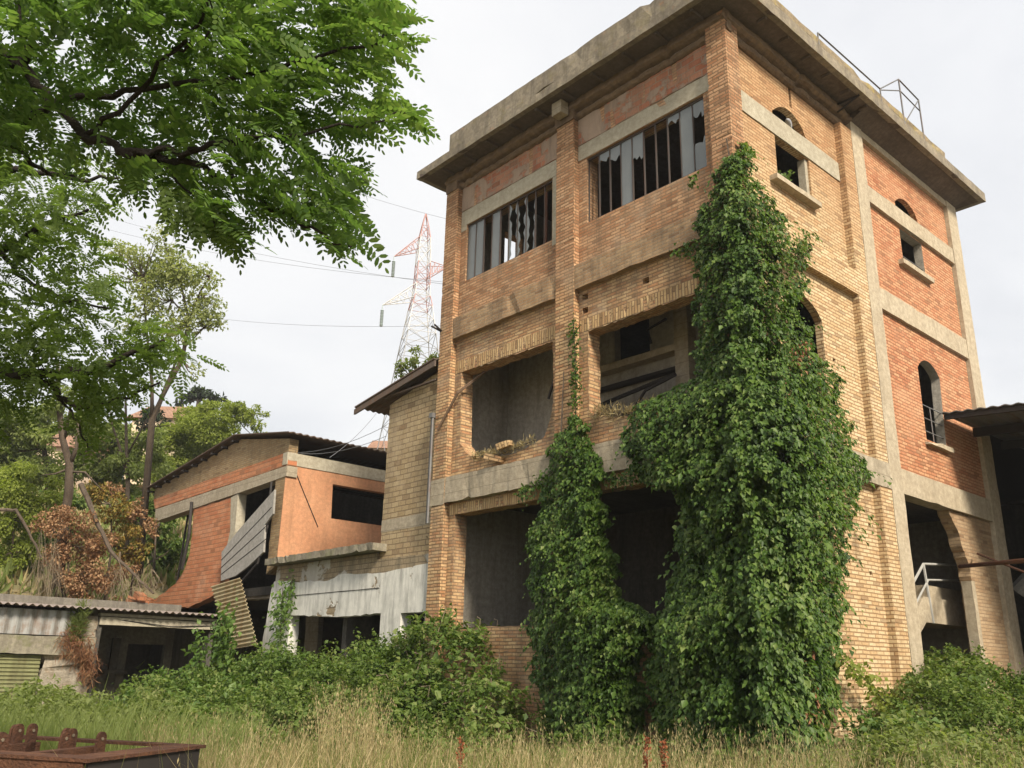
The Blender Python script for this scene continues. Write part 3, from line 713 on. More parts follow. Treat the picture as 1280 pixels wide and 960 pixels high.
# top storey windows of tall narrow panes
def pane_poly(u0, u1, z0, z1, kind, fr):
    def edge(a, bb, n, amp): return jag(a, bb, n, amp)
    h = z1 - z0; w = u1 - u0
    if kind == 'full': return [[(u0, z0), (u1, z0), (u1, z1), (u0, z1)]]
    if kind == 'top':
        zl, zr = z1 - h * fr * random.uniform(.7, 1.3), z1 - h * fr * random.uniform(.6, 1.3)
        return [[(u0, z1), (u0, zl)] + edge((u0, zl), (u1, zr), 5, w * .25) + [(u1, zr), (u1, z1)]]
    if kind == 'bottom':
        zl, zr = z0 + h * fr * random.uniform(.8, 1.25), z0 + h * fr * random.uniform(.8, 1.25)
        return [[(u0, z0), (u1, z0), (u1, zr)] + edge((u1, zr), (u0, zl), 5, w * .22) + [(u0, zl)]]
    if kind == 'shard':
        k = w * .33; a = [(u0, z0), (u0 + k, z0 + h * .1)]; z = z0 + h * .1
        for i in range(9): z += h * .09; a.append((u0 + k * random.uniform(.05, 1.1), z))
        a.append((u0, z1)); c = [(u1, z1)]; z = z1
        for i in range(9): z -= h * .09; c.append((u1 - k * random.uniform(.0, 1.0), z))
        c += [(u1 - k * .8, z0), (u1, z0)]
        return [a, c[::-1]]
    return []
def tall_window(op, states, y, seed):
    random.seed(seed)
    (u0, z0), (u1, z1) = op[0], op[2]; n = len(states); f = MB(); t = .016
    f.box(u0, u1, y, y + .05, z0, z0 + .04); f.box(u0, u1, y, y + .05, z1 - .04, z1)
    for i in range(n + 1):
        u = u0 + (u1 - u0) * i / n; f.box(max(u0, u - t / 2), min(u1, u + t / 2), y + .003, y + .047, z0 + .04, z1 - .04)
    win = f.build('window', M_mull, tw)
    g = MB()
    for i, st in enumerate(states):
        a = u0 + (u1 - u0) * i / n + t * .3; c = u0 + (u1 - u0) * (i + 1) / n - t * .3
        for kind in st.split('+'):
            k, _, fr = kind.partition(':')
            for poly in pane_poly(a, c, z0 + .03, z1 - .03, k, float(fr or .3)):
                g.prism([(p[0], y + .02, p[1]) for p in poly], (0, .006, 0))
    g.build('glass', M_glass, win)
    return win
wn = tall_window(wl_open, ['full', 'full', 'none', 'full', 'none', 'shard', 'shard', 'shard', 'none', 'none'], RC + .045, 5)
b = MB(); b.rbox(-5.10, -5.03, RC + .065, RC + .115, 10.3, 11.6, .2, .012); b.build('loose_bar', M_rust, wn)
tall_window(wr_open, ['none', 'top:.14', 'top:.25', 'full', 'top:.34', 'none', 'none', 'top:.14', 'full', 'top:.25+bottom:.42'], RC + .045, 9)

# odds and ends on the front
b = MB(); b.tube([(-8.33, -.05, 6.55), (-7.72, .02, 7.35), (-7.3, .5, 7.9)], .035, 5); b.build('timber_prop', M_wood, tw)
b = MB()
for (px, py) in ((541, 413), (545, 411)):
    x, z = onY(px, py, -.2); b.tube([(-8.45, .05, z), (x, -.25, z + .1)], .025, 5)
b.build('iron_spike', M_dark, tw)
for xx in (-8.57,):
    b = MB(); b.tube([(xx, -.03, 4.4), (xx, -.03, 7.0)], .03, 6); b.tube([(xx - .06, -.03, 4.4), (xx - .06, -.03, 6.95)], .012, 4); b.rbox(xx - .09, xx + .04, -.08, .05, 6.9, 7.02, .1, .004); b.build('conduit', M_steel, tw)

# railing on the roof edge
xr = O - .02
def PR(px, py, x=xr): y, z = onX(px, py, x); return (x, y, z)
b = MB(); z0r = ZE + .2
a_, b_ = PR(1022, 41), PR(1100, 111); b.tube([a_, b_], .018, 5); b.tube([a_, (xr, a_[1], z0r)], .018, 5)
p1, p2, p3 = PR(1123, 99), PR(1148, 125), PR(1100, 111)
b.tube([p3, (xr, p3[1], z0r)], .018, 5); q1 = (xr, p1[1], z0r); q2 = (xr, p2[1], z0r)
b.tube([p3, p1, p2], .018, 5); b.tube([p1, q1], .02, 5); b.tube([p2, q2], .02, 5)
b.tube([(xr, p1[1], 14.45), (xr, p2[1], 14.4)], .015, 5); b.tube([(xr, p3[1], 13.9), (xr, p1[1], 14.45)], .015, 5)
b.tube([q1, p2], .015, 5); b.build('railing', M_steel, tw)

random.seed(23)
# ------------------------------------------------------------------ low sandy block with whitewashed wall beside the tower
def corrug(b, p00, p10, p01, p11, waves, amp, th=.012, nu=None, mi=0, along='u'):
    """wavy sheet between four corners; waves counted along u"""
    p00, p10, p01, p11 = [np.array(p, float) for p in (p00, p10, p01, p11)]
    nrm = np.cross(p10 - p00, p01 - p00); nrm /= np.linalg.norm(nrm)
    nu = nu or waves * 6; nv = 3; vs = []
    for s in (0, 1):
        for j in range(nv + 1):
            for i in range(nu + 1):
                u, v = i / nu, j / nv
                p = (p00 * (1 - u) + p10 * u) * (1 - v) + (p01 * (1 - u) + p11 * u) * v
                vs.append(p + nrm * (amp * math.sin(u * waves * 2 * math.pi) - s * th))
    K = (nu + 1) * (nv + 1); fs = []
    for j in range(nv):
        for i in range(nu):
            a = j * (nu + 1) + i; q = (a, a + 1, a + nu + 2, a + nu + 1); fs += [q, tuple(K + k for k in q[::-1])]
    for i in range(nu):
        for a in (i, nv * (nu + 1) + i): fs.append((a, a + 1, K + a + 1, K + a))
    for j in range(nv):
        for a in (j * (nu + 1), j * (nu + 1) + nu): fs.append((a, a + nu + 1, K + a + nu + 1, K + a))
    b.add(vs, fs, mi)

lb = thing('low_building', 'low block with peeling whitewashed wall and sandy brick upper wall under sloping sheet roof', 'building', (-12, 2, -.2))
b = MB(); b.panel(ragged([(-10.78, 3.76), (-8.515, 3.74), (-8.515, 8.22), (-10.78, 7.72)], .2, .012), [], 'Y', .2, .3); b.build('sandy_wall', M_sand, lb)
b = MB(); b.box(-10.78, -10.5, .505, 4.2, 3.76, 7.6); b.build('side_wall', M_sand, lb)
b = MB(); b.rbox(-10.785, -8.52, .19, .25, 4.42, 4.72, .2, .006); b.build('concrete_band', M_conc, lb)
hw1 = ragged([(-14.85, 1.0), (-10.42, 1.0), (-10.42, 2.47), (-12.2, 2.44), (-14.85, 2.54)], .2, .02); hw2 = rect(-9.6, -8.66, -.1, 2.45)
b = MB(); b.panel(ragged([(-16.15, -.4), (-8.52, -.4), (-8.52, 3.52), (-10.6, 3.42), (-12.2, 3.5), (-13.2, 3.36), (-15.98, 3.50), (-16.1, 3.3), (-16.3, 2.0)], .25, .03), [hw1, hw2], 'Y', .1, .3); b.build('whitewashed_wall', M_white, lb)
b = MB(); b.panel([(-15.98, 3.2), (-8.53, 3.2), (-8.53, 3.74), (-10.78, 3.757), (-10.8, 3.92), (-15.95, 3.925)], [], 'Y', .13, .2); b.build('stained_wall', M_stain, lb)
b = MB(); b.rbox(-15.95, -10.55, .085, .14, 3.05, 3.07, .3, .006); b.build('wall_crack', M_dark, lb)
b = MB(); b.rbox(-16.08, -10.5, -.22, .35, 3.93, 4.13, .12, .02, bite=.12); b.build('ledge', M_ledge, lb)
b = MB(); b.box(-15.9, -8.55, .41, 4.5, 3.7, 3.9); b.build('terrace', M_ledge, lb)
b = MB(); b.box(-16, -8.56, 3.5, 3.7, -.3, 3.69); b.box(-12.6, -12.4, .42, 3.49, -.3, 3.69); b.build('inner_wall', M_dkpl, lb)
b = MB(); b.rbox(-14.8, -10.4, .45, .7, .6, 1.25, .3, .02); b.build('inner_ledge', M_conc, lb)
for k in range(2):
    b = MB(); b.tube([(-9.58, .5, .9 + k * .6), (-8.6, .5, .95 + k * .6)], .02, 5); b.build('crossbar', M_steel, lb)
b = MB(); corrug(b, (-12.0, -.12, 7.84), (-12.0, 4.6, 7.84), (-8.52, -.12, 8.36), (-8.52, 4.6, 8.36), 26, .018, .03); b.rbox(-12.0, -8.6, .0, .08, 7.86, 7.9, .4, .004)
b.build('roof_sheet', M_roofs, lb)
b = MB(); b.prism([(-12.05, -.1, 7.66), (-8.53, -.1, 8.18), (-8.53, -.1, 8.33), (-12.05, -.1, 7.80)], (0, .05, 0)); b.build('barge_board', M_roofs, lb)

# ------------------------------------------------------------------ collapsed annex of red blocks and peach render
an = thing('brick_annex', 'collapsing two storey annex with red block front, peach side wall and shallow sheet roof', 'building', (-20, 4, -.2))
XA = -15.92
P = lambda x, y: onY(x, y, .1)
mid_l = [P(297, 617), P(294, 664), P(284, 700), P(270, 735), P(268, 800)]
mid_r = [P(345, 602), P(340, 650), P(334, 712), P(330, 760)]
curve = [P(240, 634), P(240, 667), P(237, 692), P(231, 711), P(219, 730), P(203, 742), P(180, 756)]
wallp = [P(240, 634), P(297, 617)] + [mid_l[1], mid_l[2], mid_l[3]] + [P(200, 758)] + curve[::-1][:-1]
b = MB(); b.panel(ragged([P(242, 636), P(289, 622), P(289, 664), P(280, 700), P(272, 742), P(235, 760), P(182, 757)] + curve[::-1][1:-1], .3, .03), [], 'Y', .1, .3); b.build('red_wall', M_red2, an)
b = MB(); b.panel([P(289, 622), P(298, 617), P(294, 664), P(284, 702), P(280, 700), P(288, 664)], [], 'Y', .09, .3); b.build('grey_jamb', M_lint, an)
b = MB(); b.panel(ragged([P(345, 600), (-15.945, P(358, 592)[1]), (-15.945, 4.3), (-16.0, 3.95), P(333, 718), P(340, 650)], .15, .02), [], 'Y', .09, .3); b.build('brick_pier', M_gable, an)
b = MB(); b.panel([P(195, 637), P(360, 582), P(359, 595), P(300, 616), P(195, 652)], [], 'Y', .07, .35); b.build('concrete_beam', M_conc, an)
z0, z1 = 6.92, 7.26
b = MB(); b.panel(ragged([P(194, 636), P(360, 581), (XA, 7.30), (-26.6, 7.18)], .3, .012), [], 'Y', .09, .3); b.build('red_strip', M_red2, an)
b = MB(); b.panel([(-26.6, 7.185), (XA, 7.305), (XA, 7.72), (-19.35, 8.30), (-26.6, 7.58)], [], 'Y', .1, .3); b.build('gable_wall', M_gable, an)
Q = lambda x, y: onX(x, y, XA)
so = [Q(414, 648), Q(476, 655), Q(478, 614), Q(416, 605)]
b = MB(); b.panel([(.42, 3.6), (9, 3.6), (9, 6.92), (.42, 6.92)], [[(so[0][0], so[0][1]), (so[1][0] + 1.0, so[0][1]), (so[1][0] + 1.0, so[3][1]), (so[3][0], so[3][1])]], 'X', XA, .25, (0, 1, 0)); b.panel([(.086, 4.1), (.415, 4.1), (.415, 6.92), (.086, 6.92)], [], 'X', XA + .006, .024)
b.build('peach_wall', [M_peach, M_dkpl], an)
b = MB(); b.rbox(XA - .25, XA + .03, .06, 9, 6.92, 7.30, .3, .008); b.build('concrete_beam', M_lint, an)
b = MB(); b.tube([(XA + .02, .35, 6.8), (XA + .02, .7, 6.2), (XA + .02, 1.3, 5.2)], .012, 4); b.build('wall_crack', M_dark, an)
b = MB(); corrug(b, (-26.75, -.16, 7.63), (-26.75, 9, 7.63), (-19.38, -.16, 8.40), (-19.38, 9, 8.40), 40, .02, .03); corrug(b, (-19.38, -.16, 8.40), (-19.38, 9, 8.40), (-15.55, -.16, 7.80), (-15.55, 9, 7.80), 40, .02, .03)
an_roof = b.build('roof_sheet', M_roofs, an)
b = MB()
for i in range(10):
    x = -26.8 + i * .8; z = 7.52 + (x + 27.1) / 7.72 * .80; b.rbox(x, x + .1, -.12, 8.8, z - .09, z - .02, 2.0, .004)
b.build('rafter', M_dark, an_roof)
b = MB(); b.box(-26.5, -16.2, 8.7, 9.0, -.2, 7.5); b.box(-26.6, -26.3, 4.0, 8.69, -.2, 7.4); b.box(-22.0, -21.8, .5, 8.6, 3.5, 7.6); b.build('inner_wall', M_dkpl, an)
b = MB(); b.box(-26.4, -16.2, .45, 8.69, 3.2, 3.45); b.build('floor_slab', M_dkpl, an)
b = MB(); x, z = P(203, 742)
for i in range(2):
    xx = -24.2 + i * .9; b.tube([(xx, .5, 3.4), (xx + .2, .5, 6.4)], .04, 5)
b.tube([P3 for P3 in [(P(243, 628)[0], .0, P(243, 628)[1]), (P(240, 668)[0], .0, P(240, 668)[1]), (P(231, 712)[0], .0, P(231, 712)[1])]], .06, 5)
b.build('bent_post', M_dark, an)
b = MB(); b.tube([(P(344, 603)[0], -.02, P(344, 603)[1]), (P(340, 660)[0], -.05, P(340, 660)[1]), (P(330, 705)[0], -.1, P(330, 705)[1]), (P(300, 742)[0], -.15, P(300, 742)[1])], .04, 5); b.build('sagging_rod', M_dark, an)
b = MB(); b.rbox(P(272, 750)[0], P(330, 745)[0], .5, .8, 3.1, 3.35, .3, .03); b.rbox(-17.4, -16.6, 2.0, 2.2, -.2, 3.2, .4, .03); b.build('floor_edge', M_conc, an)

# hanging fibre panel and fallen corrugated sheet: loose things
G = lambda x, y, d: (onY(x, y, d)[0], d, onY(x, y, d)[1])
pp = [(343, 612), (341, 642), (331, 656), (329, 690), (310, 708), (294, 720), (276, 726), (277, 690), (297, 664)]
b = MB(); b.prism([G(x, y, -.12) for x, y in pp], (0, .06, 0))
hp = b.build('hanging_panel', M_asb, origin=G(310, 680, -.1))
b = MB()
for k in (.28, .54, .78):
    a = np.array((277 + (297 - 277) * 0, 690 + 36 * k)); 
    q0 = (277 - 1 * k, 690 + 36 * k); q1 = (343 - 12 * k, 612 + 78 * k); b.tube([G(*q0, -.125), G(*q1, -.125)], .012, 4)
b.build('panel_joint', M_dark, hp)
tag(hp, 'grey fibre cement panel hanging askew across the opening of the red block annex', 'panel')
b = MB(); corrug(b, G(264, 733, -.5), G(286, 812, -.5), G(300, 722, -.5), G(321, 806, -.5), 17, .028, .012)
tag(b.build('corrugated_sheet', M_corr, origin=G(292, 790, -.5)), 'yellowish corrugated metal sheet leaning upright against the annex corner', 'metal sheet')

# ------------------------------------------------------------------ tin roofed shed on the left
sh = thing('shed', 'long low shed with tin roof, dark open bay and green roller shutter', 'building', (-20.5, -5, -.2))
XS = -18.5
b = MB(); corrug(b, (-18.1, -12, 2.60), (-18.1, -.35, 2.60), (-23.2, -12, 2.86), (-23.2, -.35, 2.86), 60, .03, .015); b.build('roof_sheet', M_pale, sh)
b = MB(); corrug(b, (XS, -12, 1.86), (XS, -4.35, 1.86), (XS, -12, 2.5), (XS, -4.35, 2.5), 26, .022, .015); b.build('tin_cladding', M_corr2, sh)
b = MB(); b.rbox(XS - .3, XS + .05, -12, -3.72, 1.36, 1.85, .3, .03, bite=.1); b.build('lintel', M_ledge, sh)
b = MB(); b.rbox(XS - .45, XS + .03, -4.98, -3.70, -.4, 1.36, .14, .06, bite=.2); b.rbox(XS - .4, XS + .01, -4.2, -3.72, 1.85, 2.4, .15, .05); b.build('stone_pier', M_stone, sh)
b = MB(); corrug(b, (XS - .12, -12, 1.36), (XS - .12, -12, -.3), (XS - .12, -4.98, 1.36), (XS - .12, -4.98, -.3), 17, .018, .015); b.build('roller_shutter', M_shut, sh)
b = MB(); b.rbox(XS - .15, XS + .05, -3.7, -.35, 2.18, 2.40, .4, .012); b.rbox(XS - .2, XS + .0, -3.7, -.35, 2.42, 2.50, .5, .01); b.build('eaves_beam', M_lint, sh)
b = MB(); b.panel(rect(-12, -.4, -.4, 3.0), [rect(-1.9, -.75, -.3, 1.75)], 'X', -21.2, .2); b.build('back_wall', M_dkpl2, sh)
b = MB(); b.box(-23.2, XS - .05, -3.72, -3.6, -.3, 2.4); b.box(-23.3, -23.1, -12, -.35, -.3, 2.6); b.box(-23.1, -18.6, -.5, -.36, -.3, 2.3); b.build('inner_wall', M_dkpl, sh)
b = MB(); b.rbox(-21.15, -20.9, -3.4, -1.9, .85, 1.0, .4, .02); b.rbox(-21.1, -20.95, -2.45, -2.2, -.3, 1.9, .4, .02); b.build('old_timbers', M_dkpl, sh)
b = MB(); b.tube([(XS + .02, -3.4, 2.35), (XS + .1, -1.8, 2.22), (XS + .05, -.4, 2.3)], .015, 4); b.build('loose_cable', M_dark, sh)

# bricks and rubble along the back edge of the shed roof
for i, (px, py) in enumerate(((175, 745), (181, 750), (168, 752))):
    p = atd(px, py, 27.5 + i * .2); b = MB(); b.rbox(-.24, .24, -.13, .13, -.09, .09, .12, .012)
    o = b.build('brick_block', M_red2, origin=(0, 0, 0)); o.location = p; o.rotation_euler = (.2 * i, .3, .7 * i)
    tag(o, ['broken red block at the left end of the rubble behind the shed roof', 'upright red block in the middle of the rubble behind shed roof', 'small red block lying lowest in the rubble behind shed roof'][i], 'brick', 'red blocks behind the shed roof')

# ------------------------------------------------------------------ open hangar on the right
hg = thing('open_hangar', 'dark open hangar under a corrugated metal roof against the tower', 'building', (5, 13, -.2))
e1 = onY(1280, 503, 7.74); sl = (e1[1] - 6.94) / e1[0]
zr_ = lambda x: 6.94 + sl * x
b = MB(); corrug(b, (-.02, 7.72, zr_(0)), (9, 7.72, zr_(9)), (-.02, 21, zr_(0) + .2), (9, 21, zr_(9) + .2), 36, .016, .02); b.build('roof_sheet', M_steel, hg)
b = MB(); b.prism([(.01, 7.76, zr_(0) - .05), (9, 7.76, zr_(9) - .05), (9, 7.76, zr_(9) - .15), (.01, 7.76, zr_(0) - .15)], (0, .08, 0))
for y in (9.3, 11, 12.7): b.prism([(.02, y, zr_(0) - .05), (9, y, zr_(9) - .05), (9, y, zr_(9) - .25), (.02, y, zr_(0) - .25)], (0, .1, 0))
b.build('purlin', M_dark, hg)
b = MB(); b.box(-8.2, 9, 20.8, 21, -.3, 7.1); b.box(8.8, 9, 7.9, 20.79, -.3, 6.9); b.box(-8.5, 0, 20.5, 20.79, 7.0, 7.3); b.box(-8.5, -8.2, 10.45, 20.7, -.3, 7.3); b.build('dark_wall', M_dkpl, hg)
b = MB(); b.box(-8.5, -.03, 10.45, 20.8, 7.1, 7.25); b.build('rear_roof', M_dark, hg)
b = MB(); p = onX(1262, 690, .6); b.tube([(-.6, 12.5, 3.4), (.2, 12.5, 4.15), (1.2, 12.5, 4.3), (2.4, 12.5, 3.9)], .22, 10); b.build('bent_duct', M_asb, hg)
b = MB(); b.box(1.0, 1.5, 14, 14.1, 4.4, 5.6); b.build('hanging_board', M_asb, hg)
pa = (.25,) + onX(1206, 705, .25); 
a3 = np.array((-.3,) + onX(1200, 708, -.3)); c3 = atd(1300, 699, 14.5)
b = MB(); b.tube([a3, c3], .045, 8); pipe = b.build('iron_pipe', M_rust, origin=a3); tag(pipe, 'long rusty iron pipe poking out sideways from the broken wall by the hangar', 'pipe')
b = MB(); b.tube([np.array((.05,) + onX(1222, 692, .05)), atd(1300, 723, 15.0)], .025, 6); tag(b.build('thin_rod', M_rust, origin=(.05, 8.3, 3.9)), 'thin brown rod slanting down behind the iron pipe beside the hangar', 'rod')

# ------------------------------------------------------------------ lattice pylon and its wires
TP = 62.0
M_red_p = plain_mat('hazed_red_paint', (.46, .27, .25), .6, vary=.1); M_wht_p = plain_mat('white_paint', (.60, .585, .57), .6, vary=.1); M_gal = plain_mat('galvanised_steel', (.30, .30, .30), .6, vary=.1)  # distance haze is mixed into the red paint, paling it towards pink
M_ins = plain_mat('insulator_glass', (.42, .49, .48), .3, .6)
top = atd(532.4, 267, TP); bx_, by_ = top[0], top[1]
axr = np.array([math.cos(YAW + .35), math.sin(YAW + .35), 0]); axf = np.array([-axr[1], axr[0], 0])
def zat(py): 
    d = ray(528, py); k = ((bx_ - CAM[0]) * d[0] + (by_ - CAM[1]) * d[1]) / (d[0] ** 2 + d[1] ** 2); return float(CAM[2] + d[2] * k)
cen = np.array([bx_, by_, 0])
def cor(w, z): return [cen + axr * sx * w / 2 + axf * sy_ * w / 2 + np.array([0, 0, z]) for sx, sy_ in ((-1, -1), (1, -1), (1, 1), (-1, 1))]
py_ = thing('power_pylon', 'tall red and white lattice power pylon rising behind the low sandy block', 'pylon', (bx_, by_, float(ground_h(bx_, by_))))
lev = [(267, .05), (283, .42), (298, .70), (312, .80), (330, .86), (345, .90), (358, .95), (372, 1.05), (385, 1.35), (402, 1.62), (420, 1.90), (440, 2.2), (462, 2.5), (490, 2.9), (530, 3.4), (590, 4.2), (660, 5.0)]
lv = [(zat(p), w) for p, w in lev]
ml = MB(); mr = MB()
for i in range(len(lv) - 1):
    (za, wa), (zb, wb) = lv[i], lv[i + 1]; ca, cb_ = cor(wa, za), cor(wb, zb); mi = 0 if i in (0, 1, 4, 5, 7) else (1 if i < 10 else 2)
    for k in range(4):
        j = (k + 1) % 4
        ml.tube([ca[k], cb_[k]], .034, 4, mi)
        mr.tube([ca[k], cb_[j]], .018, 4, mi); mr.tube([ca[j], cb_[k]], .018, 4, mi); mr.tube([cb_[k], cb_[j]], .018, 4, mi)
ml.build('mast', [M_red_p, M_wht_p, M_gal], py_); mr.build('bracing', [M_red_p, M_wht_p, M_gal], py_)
def arm(px, py, pyr0, pyr1, side, w0, w1):
    tip = cen + axr * side * abs((atd(px, py, TP) - cen) @ np.array([math.cos(YAW), math.sin(YAW), 0])) / math.cos(.35) + np.array([0, 0, zat(py)])
    b = MB(); up_, lo = cor(w0, zat(pyr0)), cor(w1, zat(pyr1)); ks = (0, 3) if side < 0 else (1, 2)
    for k in ks:
        b.tube([up_[k], tip], .03, 4); b.tube([lo[k], tip], .03, 4)
        for t in (.25, .5, .75):
            a = up_[k] * (1 - t) + tip * t; c = lo[k] * (1 - t) + tip * t; b.tube([a, c], .02, 4); t2 = t - .25; b.tube([a, lo[k] * (1 - t2) + tip * t2], .02, 4)
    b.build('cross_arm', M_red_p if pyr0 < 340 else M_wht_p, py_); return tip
tips = [arm(497, 327, 298, 314, -1, .72, .82), arm(561, 328, 328, 345, 1, .86, .90), arm(486.5, 389, 358, 376, -1, .95, 1.1)]
ends = []
for tp_ in tips:
    b = MB(); pts = []; rs = []
    for k in range(23):
        pts.append(tp_ - np.array([0, 0, .35 + k * .055])); rs.append(.13 if k % 2 else .06)
    b.tube([tp_, tp_ - np.array([0, 0, .4])], .035, 4); b.tube(pts, rs, 8); b.build('insulator', M_ins, py_); ends.append(pts[-1])
M_wire = plain_mat('wire', (.20, .20, .21), .5)
wl = ['high wire passing just under the overhanging tree to the upper left pylon arm', 'lower of the two parallel wires running left from the pylon', 'low wire running left from the lower pylon arm past the pale tree', 'topmost wire running left from the peak of the pylon']
for i, (a, far, sag) in enumerate(((ends[1] if False else ends[0] + np.array([.05, .05, 0]), atd(60, 247, 90), .8), (ends[0], atd(40, 258, 92), 1.0), (ends[2], atd(150, 375, 95), .8), (top, atd(330, 195, 90), .4))):
    pts = [a * (1 - t) + far * t - np.array([0, 0, sag * 4 * t * (1 - t)]) for t in np.linspace(0, 1, 14)]
    d_ = unit((pts[0] - pts[3])[None])[0]; pts = [a + d_ * 22 + np.array([0, 0, 1.2]), a + d_ * 10 + np.array([0, 0, .2])] + pts
    b = MB(); b.tube(pts, .012, 4); tag(b.build('power_line', M_wire, origin=a), wl[i], 'wire', 'wires strung from the pylon')
# service wires from the annex roof
for i, (q0, q1) in enumerate((((372, 566, 24.5), (483, 532, 21.0)), ((376, 567, 24.5), (483, 545, 21.2)), ((412, 572, 24.2), (474, 512, 34.0)))):
    a, c = atd(*q0), atd(*q1); pts = [a * (1 - t) + c * t - np.array([0, 0, .15 * 4 * t * (1 - t)]) for t in np.linspace(0, 1, 8)]
    b = MB(); b.tube(pts, .008, 4); tag(b.build('service_wire', M_wire, origin=a), ['upper thin cable from the annex beam to the sandy wall', 'lower thin cable from the annex beam to the sandy wall', 'thin cable rising steeply behind the sandy wall from the annex roof'][i], 'cable', 'cables above the annex')

# ------------------------------------------------------------------ houses far behind the trees
M_h1 = stone_mat('peach_house_wall', (.56, .43, .33), (.42, .32, .25), streak=.2); M_h2 = stone_mat('cream_house_wall', (.58, .47, .33), (.40, .32, .22), streak=.2)
M_tile = brick_mat('clay_roof_tiles', [(.30, .16, .10), (.40, .23, .15), (.35, .20, .13)], (.18, .10, .07), bw=.3, bh=.25, ms=.03, dirt_amt=.4)
M_win = plain_mat('dark_window', (.05, .055, .06), .2, .5)
def house(label, px0, px1, pyt, pyb, t, mw, dep=8):
    a = atd(px0, pyb, t); c = atd(px1, pyb, t); zt = float(atd((px0 + px1) / 2, pyt, t)[2]); zb = min(a[2], c[2]); w = float(np.linalg.norm((c - a)[:2])); m = (a + c) / 2
    e = thing('house', label, 'house', (float(m[0]), float(m[1]), zb - 3)); h = zt - zb + 3
    e.rotation_euler = (0, 0, YAW)
    def loc(b): b.v = [(p[0] + m[0], p[1] + m[1], p[2] + zb - 3) for p in b.v]; return b
    b = MB(); b.box(-w / 2, w / 2, 0, dep, 0, h); loc(b).build('wall', mw, e)
    b = MB(); b.prism([(-w / 2 - .4, -.4, h), (-w / 2 - .4, dep + .4, h), (-w / 2 - .4, dep / 2, h + dep * .28)], (w + .8, 0, 0)); loc(b).build('roof', M_tile, e)
    n = max(1, int(w / 3))
    for i in range(n):
        x = -w / 2 + w * (i + .5) / n; b = MB(); b.box(x - .45, x + .45, -.06, .05, h - 2.4, h - .9); loc(b).build('window', M_win, e)
house('peach house seen between the trees above the dried shrubs', 40, 78, 556, 596, 64, M_h1)
house('cream house half hidden behind the rounded green tree', 160, 214, 520, 560, 72, M_h2)
house('small distant house with brown gable just above the annex roof', 464, 490, 560, 575, 80, M_h2, 5)

# ------------------------------------------------------------------ rusty steel frame lying in the near grass
ZF = .75
A = np.array(onZ(111, 949, ZF)); B = np.array(onZ(258, 931, ZF)); Lf = np.array(onZ(-60, 931, ZF))
ex = (B - A); lx = np.linalg.norm(ex); ex /= lx; ey = np.array([-ex[1], ex[0]]); 
if (Lf - A) @ ey < 0: ey = -ey
ly = 2.1
def W3(u, v, z): return (A[0] + ex[0] * u + ey[0] * v, A[1] + ex[1] * u + ey[1] * v, z)
rf = thing('steel_frame', 'rusty steel machine frame with upright lugs lying in the grass', 'machine frame', W3(lx / 2, ly / 2, -.2))
def fbox(b, u0, u1, v0, v1, z0, z1):
    c = [W3(u, v, z) for z in (z0, z1) for v in (v0, v1) for u in (u0, u1)]; b.add(c, [(0, 2, 3, 1), (4, 5, 7, 6), (0, 1, 5, 4), (2, 6, 7, 3), (0, 4, 6, 2), (1, 3, 7, 5)])
b = MB(); fbox(b, 0, lx, 0, .22, ZF - .02, ZF); b.build('side_channel', M_flake, rf)
b = MB(); fbox(b, 0.03, lx - .04, .02, .04, ZF - .55, ZF - .021); b.build('shade_skirt', M_dark, rf)  # dark plate stands in for the shaded hollow under the open frame
b = MB(); fbox(b, 0, .16, .222, ly, ZF - .02, ZF); fbox(b, 0.01, .03, .045, ly - .01, ZF - .32, ZF - .021); b.build('end_channel', M_flake, rf)
b = MB(); fbox(b, 0, lx, ly - .18, ly, ZF - .02, ZF); fbox(b, 0, lx, ly - .03, ly - .01, ZF - .4, ZF - .021); b.build('side_channel', M_flake, rf)
b = MB(); fbox(b, lx - .1, lx, .222, ly - .182, ZF - .02, ZF); b.build('end_channel', M_flake, rf)
for v in (.75, 1.3):
    b = MB(); fbox(b, .17, lx - .11, v, v + .08, ZF - .14, ZF - .03); b.build('cross_member', M_flake, rf)
def lug(u, v, h, w=.085):
    h = h * .62
    b = MB(); pts = []
    for k in range(9):
        th = math.pi * k / 8; pts.append((w / 2 * math.cos(th), h - w / 2 + w / 2 * math.sin(th)))
    pts += [(-w / 2, -.1), (w / 2, -.1)]
    b.prism([W3(u + p[0], v, ZF + p[1]) for p in pts], tuple(np.array(W3(0, .02, 0)) - np.array(W3(0, 0, 0)))); o = b.build('lug', M_flake, rf)
    b = MB(); b.tube([W3(u, v - .006, ZF + h - w * .55), W3(u, v + .026, ZF + h - w * .55)], .011, 8); b.build('bolt_hole', M_dry, o)
for (u, v, h) in ((.22, 1.0, .15), (.30, .92, .13), (.22, .86, .16), (.85, 1.35, .16), (.93, 1.3, .16), (.75, .85, .12), (1.25, 1.45, .14), (1.25, 1.0, .13), (1.33, .95, .13), (1.75, .7, .11), (.16, 1.5, .15)): lug(min(u, lx - .2), v, h)

